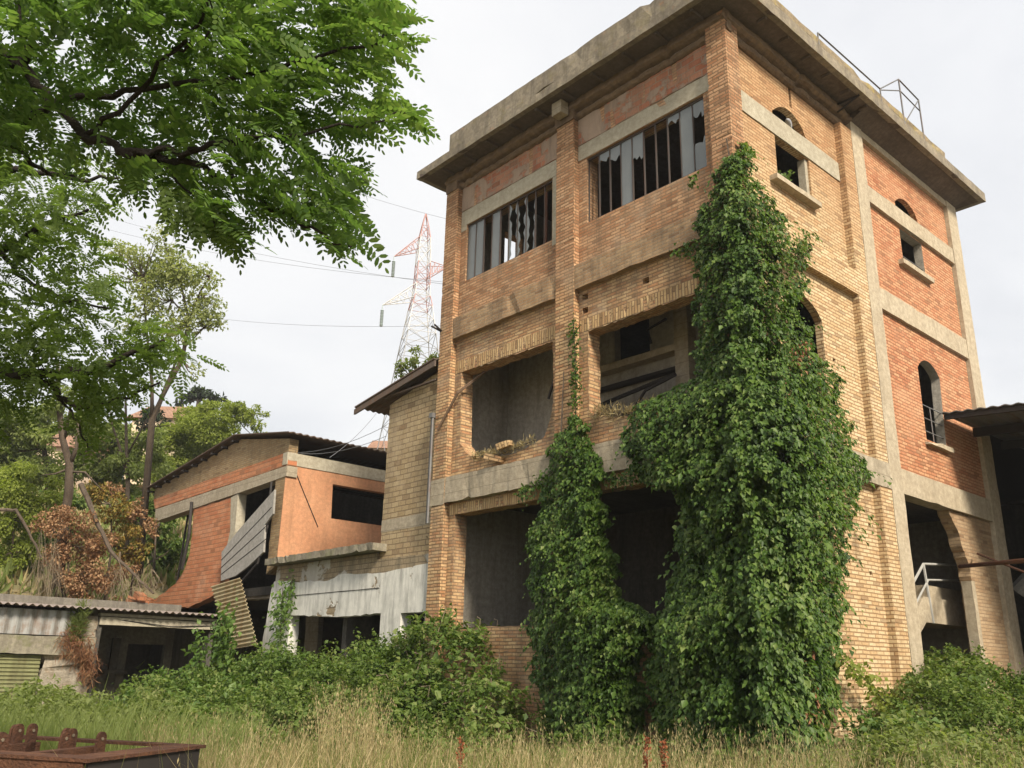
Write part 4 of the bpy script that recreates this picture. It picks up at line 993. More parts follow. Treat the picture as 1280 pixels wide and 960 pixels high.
# ------------------------------------------------------------------ pigeon on the lintel of the upper arched opening
yb, zb = onX(988.5, 163, -.2); zb = 11.905
pg = bmesh.new()
sk = bpy.data.meshes.new('pigeon'); pts = [(0, 0, .10), (0, .10, .11), (0, .22, .075), (0, -.07, .15), (0, -.10, .21), (0, -.16, .205), (0.03, 0, .03), (-.03, 0, .03), (.03, -.03, .0), (-.03, -.03, .0)]
ed = [(0, 1), (1, 2), (0, 3), (3, 4), (4, 5), (0, 6), (0, 7), (6, 8), (7, 9)]
sk.from_pydata([(p[0], p[1], p[2]) for p in pts], ed, []); po = link_mesh('pigeon', sk, origin=(-.24, yb, zb))
mdf = po.modifiers.new('Skin', 'SKIN'); rad = [.075, .062, .02, .055, .036, .009, .014, .014, .01, .01]
for v_, r_ in zip(sk.skin_vertices[0].data, rad): v_.radius = (r_, r_)
sk.skin_vertices[0].data[0].use_root = True
po.modifiers.new('Subdivision', 'SUBSURF').levels = 2; po.modifiers[-1].render_levels = 2
po.rotation_euler = (0, 0, math.radians(205)); po.scale = (1.3, 1.3, 1.3)
sk.materials.append(plain_mat('pigeon_feathers', (.40, .40, .42), .7)); 
tag(po, 'pale grey pigeon perched in the upper arched opening of the tower', 'bird')

random.seed(41)
# ------------------------------------------------------------------ creeper on the tower
def wall_dist(Pt):
    return np.hypot(np.maximum(Pt[:, 0], 0), np.maximum(-Pt[:, 1], 0))
def creep_points(rows, n, dmax, seed):
    """points on a bulging skin over the tower corner, inside the (y, left, right, depth) rows of the creeper's spread"""
    g = np.random.default_rng(seed); r = np.array(rows, float)
    wts = np.interp(np.linspace(r[0, 0], r[-1, 0], 400), r[:, 0], r[:, 2] - r[:, 1]); cdf = np.cumsum(wts) / wts.sum()
    py = np.interp(g.uniform(0, 1, n), cdf, np.linspace(r[0, 0], r[-1, 0], 400))
    l, rr, dm = (np.interp(py, r[:, 0], r[:, k]) for k in (1, 2, 3))
    wob = 6 * np.sin(py * .11) + 5 * np.sin(py * .043 + 1) + 4 * np.sin(py * .31)
    l = l + wob * .6; rr = rr + wob * .8
    s = g.uniform(-.015, 1.015, n); px = l + (rr - l) * s
    ew = np.minimum(px - l, rr - px)
    d = dm * dmax * (1 - np.exp(-np.maximum(ew, 0) / 22)) + .04
    dr = rays(np.stack([px, py], 1)); t = np.full(n, 9.0)
    for it in range(40):
        q = CAM + dr * t[:, None]; nz = wave(q, 1.3) * .30 + wave(q * 1.0 + 7, .5) * .28 + wave(q + 3, .22) * .22
        dd = np.maximum(d * (1 + nz * 1.6), .03); t = t + (wall_dist(q) - dd) / np.linalg.norm(dr, axis=1) * .8
    q = CAM + dr * t[:, None]
    N = np.stack([np.maximum(q[:, 0], 0), np.minimum(q[:, 1], 0), np.zeros(n)], 1) + 1e-5; N = unit(N)
    return q, N, g, d
def creeper(name, label, rows, n, base, dmax, seed, size=.10, stems=()):
    e = thing(name, label, 'climbing plant', base)
    q, N, g, d = creep_points(rows, n, dmax, seed)
    inn = np.abs(g.normal(0, 1, (n, 1))) * np.minimum(.20, d[:, None] * .5)
    q = q - N * inn
    k = ~((wave(q + 20, .9) > .62) & (q[:, 2] > 6.5) & (d < .5)); q, N, d = q[k], N[k], d[k]; n = len(q)
    ns = n // 90; si = g.integers(0, n, ns); SL = g.uniform(.12, .42, (ns, 1)); sd = unit(N[si] + g.normal(0, .5, (ns, 3)) + np.array([0, 0, .1])); Qs, Ns = [q], [N]
    for k in range(12):
        f = (k + 1) / 12; Qs.append(q[si] + sd * SL * f - np.array([0, 0, 1.]) * SL * .9 * f * f + g.normal(0, .03, (ns, 3))); Ns.append(N[si])
    q = np.concatenate(Qs); N = np.concatenate(Ns); n = len(q)
    # leaves fall in small shingled sprays
    sw = wave(q, .45)[:, None]; T = np.cross(N, [0, 0, 1.0])
    D = N * (.45 + .25 * g.random((n, 1))) + np.array([0, 0, -.8]) + T * (sw * .9 + g.normal(0, .45, (n, 1))) + g.normal(0, .18, (n, 3))
    Nn = N * .8 + np.array([0, 0, .75]) + g.normal(0, .38, (n, 3))
    L = size * np.clip(g.lognormal(-.12, .36, n), .4, 1.9)
    leaves('foliage', q, D, Nn, L, L * g.uniform(.55, .8, n), L_ivy, e)
    for st in stems:
        b = MB(); b.tube(st, np.linspace(.045, .012, len(st)), 5); b.build('stem', M_bark, e)
    return e
ivy_rows = [(178, 922, 930, .25), (200, 906, 938, .35), (230, 896, 950, .45), (262, 880, 974, .5), (292, 870, 1003, .5), (330, 872, 1006, .55), (380, 874, 1000, .6), (430, 874, 1012, .7),
            (468, 868, 1036, .8), (488, 838, 1046, .85), (508, 800, 1052, .9), (540, 785, 1060, 1.0), (580, 790, 1074, 1.0), (600, 800, 1074, 1), (612, 850, 1070, 1), (660, 856, 1058, 1), (700, 850, 1052, 1),
            (740, 836, 1048, 1), (780, 816, 1048, 1), (840, 815, 1046, 1), (880, 818, 1034, 1), (962, 830, 1026, 1)]
S3 = lambda px, py, t: atd(px, py, t)
e = creeper('creeper', 'huge dark green creeper swallowing the front corner of the brick tower', ivy_rows, 92000, (.1, -.3, -.2), .75, 3, .078,
        stems=[[(.15, -.15, -.2), (.12, -.12, 3), (.1, -.08, 6), (.05, -.05, 9), (-.1, -.02, 10.5)], [(.3, .5, -.2), (.2, .7, 3), (.06, .9, 6), (.04, .8, 8.8)], [(-.8, -.2, -.2), (-.7, -.1, 3.5), (-.6, .0, 6.5), (-.5, 0, 8.5)]])
for rows, n, sd in (([(800, 985, 1002, 1), (850, 990, 1008, 1), (900, 985, 1012, 1)], 330, 5), ([(545, 985, 1012, 1), (585, 992, 1016, 1)], 110, 6), ([(425, 984, 1000, .8), (470, 965, 1004, .8)], 90, 8)):
    q, N, g, d = creep_points(rows, n, .95, sd); q = q + N * g.uniform(.0, .22, (n, 1))
    D = N * .5 + np.array([0, 0, -.9]) + g.normal(0, .4, (n, 3)); L = .09 * g.uniform(.6, 1.3, n)
    leaves('withered_leaves', q, D, N + g.normal(0, .5, (n, 3)), L, L * .6, L_rust, e)
pier_rows = [(520, 715, 728, .3), (545, 700, 738, .5), (560, 690, 745, .6), (600, 680, 746, .7), (640, 674, 756, .8), (680, 666, 766, .9), (720, 663, 768, 1), (750, 664, 772, 1), (768, 666, 812, 1), (795, 668, 816, 1), (806, 670, 798, 1), (850, 672, 798, 1), (900, 680, 800, 1), (962, 690, 806, 1)]
creeper('creeper', 'narrow creeper covering only the middle pier of the tower below its second storey', pier_rows, 33000, (-4.2, -.3, -.2), .6, 13, .074,
        stems=[[(-4.3, -.2, -.2), (-4.3, -.1, 3), (-4.25, -.06, 5.6), (-4.2, -.04, 7)], [(-3.9, -.2, -.2), (-4.0, -.08, 3), (-4.05, -.04, 6)]])
# thin strands: up the middle pilaster, along the belt, under the ring beam
def strand(label, pts, n, size, spread, mat=L_ivy, nrm=(0, -1, .3), cat='climbing plant', name='creeper_strand', group='thin creeper strands', wf=.7, dirv=(0, -.4, -.5)):
    pts = [np.array(p, float) for p in pts]; e = thing(name, label, cat, tuple(pts[0]), group)
    b = MB(); b.tube(pts, .010, 4); b.build('stem', M_bark, e)
    seg = RNG.integers(0, len(pts) - 1, n); t = RNG.random((n, 1)); a = np.array(pts)[seg]; c = np.array(pts)[seg + 1]
    q = a * (1 - t) + c * t + rnd(n, spread) * np.array([1, .5, 1]); L = size * RNG.uniform(.6, 1.3, n)
    leaves('foliage', q, rnd(n, .6) + np.array(dirv), np.array(nrm)[None] + rnd(n, .5), L, L * wf, mat, e)
YF = lambda px, py, y=-.05: (onY(px, py, y)[0], y, onY(px, py, y)[1])
strand('thin creeper strand climbing the edge of the middle pilaster beside the second storey', [YF(720, 545), YF(720, 490), YF(719, 450), YF(717, 400)], 420, .075, .07)
strand('short creeper strand reaching left along the brick belt from the huge creeper', [YF(878, 305), YF(866, 310), YF(845, 316)], 160, .08, .07)
strand('few green leaves hanging under the right top storey window', [YF(868, 222), YF(866, 232)], 40, .08, .06)
strand('creeper strand trailing along the ring beam left of the middle pier', [YF(690, 590), YF(675, 602), YF(660, 612), YF(648, 618)], 170, .08, .08)
strand('creeper strand trailing along the ring beam right of the middle pier', [YF(745, 598), YF(765, 600), YF(790, 598), YF(805, 588)], 200, .08, .08)
strand('small tuft of leaves on the sill of the upper opening in the side wall', [(-.1, 1.85, 10.4), (-.05, 2.0, 10.62)], 46, .09, .07, L_bright, (1, -.2, .5))
strand('yellowish runner hanging on the lower side wall right of the huge creeper', [(.3, 1.7, 1.55), (.2, 2.6, 1.25), (.25, 3.6, .6)], 260, .10, .10, L_lime, (1, -.3, .5))
strand('bright vine shoot climbing the left end of the whitewashed wall', [(-15.2, -.1, .6), (-15.0, -.1, 1.6), (-14.95, .0, 2.6), (-14.75, .02, 3.5)], 420, .12, .16, L_bright)

# ------------------------------------------------------------------ undergrowth
def mound(name, label, cat, base, n, region, hfun, mat, size, seed, kind=None, up=.6, twigs=0, deep=.35, group=None, sprig=.45, slen=1.0):
    """foliage over an uneven mound; region (x0,x1,y0,y1), hfun gives its height"""
    g = np.random.default_rng(seed); x0, x1, y0, y1 = region
    xy = np.stack([g.uniform(x0, x1, n * 2), g.uniform(y0, y1, n * 2)], 1); h = hfun(xy[:, 0], xy[:, 1]); ok = h > .12; xy, h = xy[ok][:n], h[ok][:n]; n = len(h)
    q = np.stack([xy[:, 0], xy[:, 1], h - .2], 1); q[:, 2] += wave(q, 1.1) * .22 + wave(q + 5, .4) * .13
    # sides too: many leaves below the top skin
    low = g.random(n) < .45; q[:, 2] = np.where(low, -.2 + (q[:, 2] + .2) * g.random(n) ** .7, q[:, 2] - np.abs(g.normal(0, .12, n)))
    e_ = .15; gx_ = (hfun(xy[:, 0] + e_, xy[:, 1]) - hfun(xy[:, 0] - e_, xy[:, 1])) / (2 * e_); gy_ = (hfun(xy[:, 0], xy[:, 1] + e_) - hfun(xy[:, 0], xy[:, 1] - e_)) / (2 * e_)
    N = unit(np.stack([-gx_, -gy_, np.full(n, up)], 1)); q += N * g.uniform(0, .12, (n, 1))
    ns = int(n * sprig / 16); si = g.integers(0, n, ns); top = q[si][:, 2] > h[si] - .55; si = si[top]; ns = len(si)
    SL = g.uniform(.15, .6, (ns, 1)) * slen; sd = unit(N[si] + g.normal(0, .45, (ns, 3)) + np.array([0, 0, .5])); Qs, Ns = [q], [N]
    for k in range(16):
        f = (k + 1) / 16; Qs.append(q[si] + sd * SL * f - np.array([0, 0, 1.]) * SL * .45 * f * f + g.normal(0, .035, (ns, 3))); Ns.append(unit(sd + g.normal(0, .6, (ns, 3))))
    q = np.concatenate(Qs); N = np.concatenate(Ns); n = len(q)
    sw = wave(q, .5)[:, None]
    D = N * .5 + np.array([0, 0, -.35]) + np.stack([np.sin(sw[:, 0] * 4), np.cos(sw[:, 0] * 4), 0 * sw[:, 0]], 1) * .6 + g.normal(0, .4, (n, 3))
    Nn = N + np.array([0, 0, .7]) + g.normal(0, .35, (n, 3)); L = size * np.clip(g.lognormal(-.1, .38, n), .35, 2.1)
    if kind:
        o = leaves(name, q, D, Nn, L, L * g.uniform(.5, .75, n), mat, None, base); tag(o, label, cat, group, kind); return o
    e = thing(name, label, cat, base, group); leaves('foliage', q, D, Nn, L, L * g.uniform(.5, .75, n), mat, e)
    for k in range(twigs):
        i = g.integers(0, n); p = q[i]; b0 = np.array([p[0] + g.normal(0, .3), p[1] + g.normal(0, .2), -.2]); mid = (b0 + p) / 2 + np.array([0, -.1, .3])
        b = MB(); b.tube([b0, mid, p + N[i] * .15, p + N[i] * .3 + np.array([g.normal(0, .2), 0, -.1])], .009, 4); b.build('twig', M_dry, e)
    return e
def bumps(cs):
    def f(x, y):
        x = np.asarray(x, float); h = np.zeros_like(x)
        for (cx, cy, rx, ry, hh) in cs:
            r2 = ((x - cx) / rx) ** 2 + ((np.asarray(y) - cy) / ry) ** 2; h = np.maximum(h, hh * np.sqrt(np.maximum(1 - r2, 0)))
        return h
    return f
def gpt(px, t): p = atd(px, 850, t); return float(p[0]), float(p[1])
def gb(px, pytop, t, rx, ry):
    p = atd(px, pytop, t); return (float(p[0]), float(p[1]), rx, ry, float(p[2]) + .2)
def region_of(cs): return (min(c[0] - c[2] for c in cs), max(c[0] + c[2] for c in cs), min(c[1] - c[3] for c in cs), max(c[1] + c[3] for c in cs))
cs = [gb(300, 822, 21, 1.9, 1.7), gb(240, 850, 20, 1.6, 1.5), gb(355, 815, 20.5, 1.8, 1.6), gb(420, 808, 20, 1.9, 1.7), gb(470, 802, 19.5, 1.7, 1.6), gb(500, 806, 19, 1.6, 1.5), gb(390, 850, 18.0, 1.8, 1.4), gb(470, 850, 17.2, 1.7, 1.3), gb(290, 875, 18.5, 1.7, 1.4), gb(205, 885, 20.5, 1.3, 1.2)]
cs = [(c[0], c[1], c[2], c[3], c[4] * (.86 if i % 3 else .72)) for i, c in enumerate(cs)]
mound('bramble_thicket', 'wide green bramble thicket heaped in front of the whitewashed low building', 'brambles', (-11, -2.5, -.2), 44000, region_of(cs), bumps(cs), L_bram, .08, 21, 'stuff', sprig=.75, slen=1.7)
mound('nettle_patch', 'brighter broad leaved weeds mixed into the left half of the thicket', 'weeds', (-13, -3, -.2), 7000, region_of(cs[:3] + cs[8:]), bumps([(c[0], c[1], c[2] * .95, c[3] * .95, c[4] + .06) for c in cs[:3] + cs[8:]]), L_bright, .115, 28, 'stuff', sprig=.8, slen=1.3)
cs = [gb(548, 765, 18.6, .9, .8), gb(575, 790, 17.8, 1.1, .9), gb(545, 840, 17.4, 1.2, 1.0), gb(600, 840, 16.6, .8, .7), gb(525, 800, 18.6, 1.0, .9)]
mound('shrub', 'twiggy olive green shrub leaning on the left pilaster foot of the tower', 'shrub', (-8, -1, -.2), 6500, region_of(cs), bumps(cs), L_bram, .10, 22, twigs=60, sprig=.9, slen=1.2)
cs = [gb(1180, 822, 16.4, 1.4, 1.7), gb(1240, 842, 15.6, 1.5, 1.5), gb(1290, 856, 15.5, 1.6, 1.6), gb(1160, 850, 15.0, 1.2, 1.1), gb(1225, 872, 14.2, 1.6, 1.3), gb(1290, 885, 14.0, 1.5, 1.2)]
mound('shrub', 'dense rounded shrub heaped before the ragged doorway and hangar', 'shrub', (1.6, 5.5, -.2), 30000, region_of(cs), bumps(cs), L_bram, .068, 23, sprig=.25, slen=.6)
cs = [gb(1125, 905, 13.6, .7, .8), gb(1150, 915, 13.0, .9, .7), gb(1105, 930, 12.8, .6, .6)]
mound('shrub', 'low bright green weeds against the foot of the side wall', 'weeds', (1, 2.6, -.2), 4200, region_of(cs), bumps(cs), L_bright, .085, 24)
def leafy_stem(label, px, pyb, pyt, t, n, mat, size, spread=.18):
    a, c = atd(px, pyb, t), atd(px + RNG.uniform(-6, 6), pyt, t); strand(label, [a, (a + c) / 2 + rnd(1, .06)[0], c], n, size, spread, mat, (0, -.5, .9), 'sapling', 'sapling', 'bright saplings at the shed corner')
leafy_stem('tallest bright sapling just left of the leaning corrugated sheet', 286, 860, 772, 20.5, 520, L_bright, .15, .24)
leafy_stem('bright broad leaved sapling before the dark shed bay', 246, 880, 800, 20.2, 260, L_bright, .15, .18)
leafy_stem('lowest bright sapling at the left edge of the thicket', 196, 895, 852, 20.0, 240, L_bright, .15, .2)
leafy_stem('slender sapling under the left end of the whitewashed wall', 352, 850, 735, 21.5, 300, L_bright, .13, .20)
strand('grass tuft growing out of the top of the stone pier', [(-18.4, -4.3, 1.7), (-18.35, -4.25, 2.5)], 700, .30, .10, L_mid, (1, 0, .2), 'grass tuft', 'grass_tuft', None, .04, (.3, 0, .9))
strand('brown withered tuft hanging over the stone pier', [(-18.38, -4.6, 1.75), (-18.34, -4.0, 1.5), (-18.33, -3.8, .9)], 1500, .22, .19, L_rust, (1, 0, .2), 'grass tuft', 'grass_tuft', None, .05, (.2, 0, -.9))
# dry tufts and rubble on the ruined sill of the second storey
strand('dry pale weeds on the broken sill of the left second storey opening', [(-7.2, .1, 5.75), (-6.2, .1, 5.66), (-5.2, .15, 5.8)], 520, .12, .05, L_straw, (0, -1, .3), 'weeds', 'dry_weeds', None, .10, (0, -.1, .7))
strand('dry weeds on the broken sill of the right second storey opening', [(-3.5, .1, 6.0), (-2.6, .1, 5.85), (-2.0, .1, 5.8)], 420, .16, .06, L_straw, (0, -1, .3), 'weeds', 'dry_weeds', None, .08, (0, -.1, .7))
for i, (x, z, s_) in enumerate(((-6.35, 5.50, .16), (-6.0, 5.72, .13))):
    b = MB(); b.rbox(-s_ * 1.3, s_ * 1.3, -.1, .1, -.07, .07, .1, .02); o = b.build('rubble_block', M_sold if i else M_pil); o.location = (x, .02 - .02 * i, z + .08); o.rotation_euler = (.1, .3 - .5 * i, .3)
    tag(o, ['larger broken brick chunk on the concrete beam under the left opening', 'pale brick chunk lying on the broken sill of the left opening'][i], 'brick')

# ------------------------------------------------------------------ grass
def blades(name, label, n, tr, pxr, hr, wid, mat, seed, kind='stuff', keep=None, hpx=None):
    g = np.random.default_rng(seed); t = np.sqrt(g.uniform(tr[0] ** 2, tr[1] ** 2, n)); px = g.uniform(*pxr, n)
    dr = rays(np.stack([px, np.full(n, 840.)], 1)); q = CAM + dr * t[:, None]
    ok = ~((q[:, 0] < .05) & (q[:, 1] > -.05) & (q[:, 0] > -16.2)) & (q[:, 0] > -18.4)
    if keep is not None: ok &= keep(q, g)
    uvw = (q[:, :2] - A) @ np.stack([ex, ey], 1); ok &= ~((uvw[:, 0] > -.02) & (uvw[:, 0] < lx) & (uvw[:, 1] > 0) & (uvw[:, 1] < ly))
    q = q[ok]; n = len(q); q[:, 2] = ground_h(q[:, 0], q[:, 1]) - .02
    tq = (q - CAM) @ FW; h = g.uniform(hr[0], hr[1], n) * np.clip(1.02 - .066 * (tq - 6), .22, 1.05) * (1 + .4 * wave(q, 1.8)); az = g.uniform(0, 6.28, n); lean = g.uniform(.08, .55, n)
    dx = np.stack([np.cos(az), np.sin(az), 0 * az], 1); tip = q + dx * (lean * h)[:, None] + np.array([0, 0, 1.]) * h[:, None]
    mid = q + dx * (lean * h * .3)[:, None] + np.array([0, 0, .58]) * h[:, None]
    s = np.stack([-np.sin(az + 1), np.cos(az + 1), 0 * az], 1) * wid * g.uniform(.6, 1.4, (n, 1))
    V = np.stack([q - s, q + s, mid + s * .7, mid - s * .7, tip], 1).reshape(-1, 3); i = np.arange(n)[:, None] * 5
    Fq = np.concatenate([i + np.array([[0, 1, 2]]), i + np.array([[0, 2, 3]]), i + np.array([[3, 2, 4]])], 1).reshape(-1, 3)
    return tag(np_mesh(name, V, Fq, mat), label, 'grass', None, kind)
dryk = lambda q, g: g.random(len(q)) < np.clip(.55 + .9 * wave(q, 3.0), .08, 1)
grnk = lambda q, g: g.random(len(q)) < np.clip(.55 - .9 * wave(q, 3.0), .15, 1)
g0 = np.random.default_rng(91)
def weed_patch(name, label, spots, n, mat, size, seed):
    cs = [(*gpt(px, t)[:2], r, r * .9, h) for px, t, r, h in spots]
    mound(name, label, 'weeds', (cs[0][0], cs[0][1], -.2), n, region_of(cs), bumps(cs), mat, size, seed, 'stuff', sprig=1.6, slen=.9)
weed_patch('low_weeds', 'leafy green weeds growing among the dry grass at the foot of the thicket and tower', [(g0.uniform(200, 1100), g0.uniform(12.5, 15.5), g0.uniform(.3, .8), g0.uniform(.3, .75)) for _ in range(26)] , 9000, L_bram, .085, 92)
weed_patch('yard_weeds', 'pale green weeds before the shed and stone pier', [(g0.uniform(-20, 250), g0.uniform(15, 22), g0.uniform(.4, 1.0), g0.uniform(.35, .8)) for _ in range(22)], 9000, L_mid, .09, 93)
weed_patch('near_weeds', 'yellowish weeds in the near grass at the right', [(g0.uniform(1070, 1320), g0.uniform(8.5, 13), g0.uniform(.3, .7), g0.uniform(.35, .7)) for _ in range(24)], 9000, L_mid, .07, 94)
blades('dry_grass', 'tall dry straw coloured grass across the front of the yard', 17000, (5.2, 15), (180, 1180), (.40, .98), .005, L_straw, 31, keep=dryk)
blades('green_grass', 'green grass growing up through the dry straw', 38000, (5.2, 18), (-60, 1330), (.40, .92), .006, L_grass, 32, keep=grnk)
blades('yard_grass', 'green weedy grass before the shed and stone pier', 16000, (11, 24), (-60, 330), (.7, 1.5), .010, L_mid, 33)
# oats: stalks with drooping spikelets
def oats(label, n, tr, pxr, hr, seed):
    g = np.random.default_rng(seed); t = g.uniform(*tr, n); px = g.uniform(*pxr, n); q = CAM + rays(np.stack([px, np.full(n, 840.)], 1)) * t[:, None]
    ok = ~((q[:, 0] < .1) & (q[:, 1] > -.1)); q = q[ok]; n = len(q); q[:, 2] = -.2; h = g.uniform(*hr, n); az = g.uniform(0, 6.28, n); dx = np.stack([np.cos(az), np.sin(az), 0 * az], 1)
    Vs = []; tip = q + np.array([0, 0, 1.]) * h[:, None] + dx * (h * .16)[:, None]; s = np.cross(dx, [0, 0, 1.]) * .0028
    mid = q + np.array([0, 0, .6]) * h[:, None] + dx * (h * .04)[:, None]
    Vs += [np.stack([q - s, q + s, mid], 1), np.stack([mid - s, mid + s, tip], 1), np.stack([q - s * 1, mid - s, mid + s], 1)]
    for k in range(14):
        f = .55 + .45 * k / 14; c = mid * (1 - (f - .55) / .45) + tip * ((f - .55) / .45); a2 = g.uniform(0, 6.28, n); o = np.stack([np.cos(a2), np.sin(a2), -.5 + 0 * a2], 1)
        p = c + o * g.uniform(.015, .07, (n, 1)); dn = unit(o * .5 + np.array([0, 0, -1.])); sv = np.cross(dn, unit(g.normal(0, 1, (n, 3)))) * .005
        Vs += [np.stack([p, p + dn * .022 + sv, p + dn * .045], 1), np.stack([p, p + dn * .045, p + dn * .022 - sv], 1), np.stack([c, c + s * .6, p], 1)]
    V = np.concatenate([v.reshape(-1, 3) for v in Vs]); Fq = np.arange(len(V)).reshape(-1, 3)
    tag(np_mesh('wild_oats', V, Fq, L_straw), label, 'grass', None, 'stuff')
oats('wild oats with drooping heads standing above the dry grass', 900, (6, 12), (190, 1320), (.65, 1.02), 34)
oats('tallest clump of wild oats in front of the thicket and tower', 130, (9, 12), (405, 480), (.95, 1.4), 35)
for i, (px, pyt, t) in enumerate(((806, 922, 8.5), (828, 926, 8.2), (575, 925, 9.0))):
    a = atd(px, 985, t); a[2] = -.2; c = atd(px + 2, pyt, t); n = 160; e = thing('dock_plant', ['left of the two rusty dock spikes before the tower door gap', 'right of the two rusty dock spikes before the tower door gap', 'single rusty dock spike in the straw before the tower left bay'][i], 'dock plant', tuple(a), 'rusty dock spikes')
    b = MB(); b.tube([a, c], [.008, .004], 4); b.build('stem', M_wood, e)
    f = RNG.beta(3, 1.3, (n, 1)); q = a * (1 - f) + c * f + rnd(n, .016); L = .035 * RNG.uniform(.6, 1.3, n); leaves('seed_spike', q, rnd(n, .6) + np.array([0, 0, .5]), rnd(n), L, L * .7, L_dock, e)['kind'] = 'stuff'

random.seed(77)
# ------------------------------------------------------------------ overhanging locust tree, near the camera
def limb_px(b, pts, r0, r1, n=7):
    ps = [atd(*p) for p in pts]; out = []
    for i in range(len(ps) - 1):
        for k in range(4): out.append(ps[i] * (1 - k / 4) + ps[i + 1] * k / 4 + (rnd(1, .012)[0] if (i or k) else 0))
    out.append(ps[-1]); b.tube(out, np.linspace(r0, r1, len(out)), n); return out
root_p = atd(-330, 700, 5.2)
lt = thing('locust_tree', 'near overhanging locust tree whose feathery boughs fill the upper left corner', 'tree', (float(root_p[0]), float(root_p[1]), -.2))
b = MB()
tr_top = atd(-210, 120, 5.0); bs_ = np.array([root_p[0], root_p[1], -.25])
b.tube([bs_, bs_ * .6 + tr_top * .4 + np.array([.05, .1, 0]), tr_top, atd(-120, 30, 4.9)], [.19, .16, .13, .10], 10)
b.build('trunk', M_barkd, lt, smooth=True)
limbs = [
    ([(-210, 120, 5.0), (-60, 50, 4.8), (0, 65, 4.7), (25, 80, 4.65), (55, 118, 4.6), (105, 169, 4.5), (139, 186, 4.45), (190, 194, 4.4), (236, 186, 4.3), (295, 177, 4.2), (340, 168, 4.15)], .055, .010),
    ([(150, 188, 4.45), (200, 199, 4.4), (253, 207, 4.35), (304, 236, 4.3), (338, 257, 4.25), (392, 287, 4.2), (443, 310, 4.15)], .030, .006),
    ([(-210, 120, 5.0), (-60, 200, 4.9), (0, 177, 4.85), (25, 160, 4.8), (63, 131, 4.7), (120, 120, 4.6), (200, 108, 4.5), (290, 100, 4.4), (380, 72, 4.3), (464, 55, 4.2), (505, 42, 4.15)], .042, .006),
    ([(27, 82, 4.65), (40, 55, 4.6), (22, 25, 4.6), (15, -20, 4.6)], .030, .016),
    ([(236, 186, 4.3), (300, 172, 4.2), (359, 169, 4.15), (420, 156, 4.1), (464, 148, 4.05), (522, 140, 4.0)], .016, .004),
    ([(105, 169, 4.5), (160, 130, 4.4), (215, 60, 4.3), (255, 20, 4.2), (260, -20, 4.2)], .020, .008),
    ([(215, 60, 4.3), (268, 45, 4.25), (262, 0, 4.25)], .010, .005),
    ([(0, 177, 4.85), (30, 195, 5.2), (62, 218, 5.5), (95, 220, 5.6)], .028, .010),
    ([(190, 196, 4.4), (235, 240, 4.4), (262, 268, 4.35), (275, 295, 4.35)], .010, .003),
]
for pts, r0, r1 in limbs:
    b = MB(); limb_px(b, pts, r0 * .72, r1 * .8); b.build('limb', M_barkd, lt, smooth=True)
out1 = [(-80, -60), (492, -60), (488, 5), (508, 42), (500, 75), (468, 92), (448, 104), (500, 122), (528, 140), (515, 158), (470, 160), (428, 168), (398, 186), (440, 200), (466, 215), (445, 232), (436, 250), (452, 276), (450, 306), (415, 312), (386, 290), (345, 272), (305, 268), (296, 298), (258, 292), (250, 262), (216, 266), (190, 232), (160, 244), (150, 205), (112, 182), (88, 198), (40, 180), (-80, 190)]
hole1 = [[(308, 192), (352, 188), (352, 216), (312, 220)], [(395, 170), (430, 168), (425, 186), (398, 184)], [(60, 150), (95, 150), (90, 172), (62, 170)], [(440, 100), (475, 98), (480, 112), (445, 112)]]
pp = samp_poly(out1, 2700); keep = np.ones(len(pp), bool)
for h in hole1: keep &= ~inpoly(pp, h)
tt = np.where((pp[:, 0] < 250) & (pp[:, 1] > 60), RNG.uniform(4.3, 5.7, len(pp)), RNG.uniform(3.95, 5.3, len(pp))); q = CAM + rays(pp) * tt[:, None]
keep &= (wave(q, .8) + .25 * RNG.normal(0, 1, len(q)) > -.5)
q = q[keep]; pp = pp[keep]; n = len(q)
rx_ = np.clip((pp[:, 0:1] - 150) / 350, -.3, 1); ry = np.clip((pp[:, 1:2] - 90) / 250, -.5, 1)
D = RT[None] * (.35 + .6 * rx_) - UP[None] * (.1 + .35 * ry) + rnd(n, .42) + FW[None] * RNG.uniform(-.6, .5, (n, 1))
Nn = np.array([0, 0, 1.]) + rnd(n, .38)
pinnate('crown', q - unit(D) * .08, D, Nn, RNG.uniform(.15, .27, n), 9, L_fg, lt, .175, .44)
# hanging fringe seen dark against the sky under the boughs
fr = samp_poly([(200, 215), (235, 235), (300, 268), (298, 296), (262, 292), (225, 268), (195, 245)], 60); q = CAM + rays(fr) * RNG.uniform(4.2, 4.5, (60, 1))
pinnate('fringe', q, rnd(60, .35) + np.array([0, 0, -1.]) + RT * .3, rnd(60, .5) + RT * .3 - FW * .6, RNG.uniform(.12, .18, 60), 7, L_fg2, lt, .2, .5)

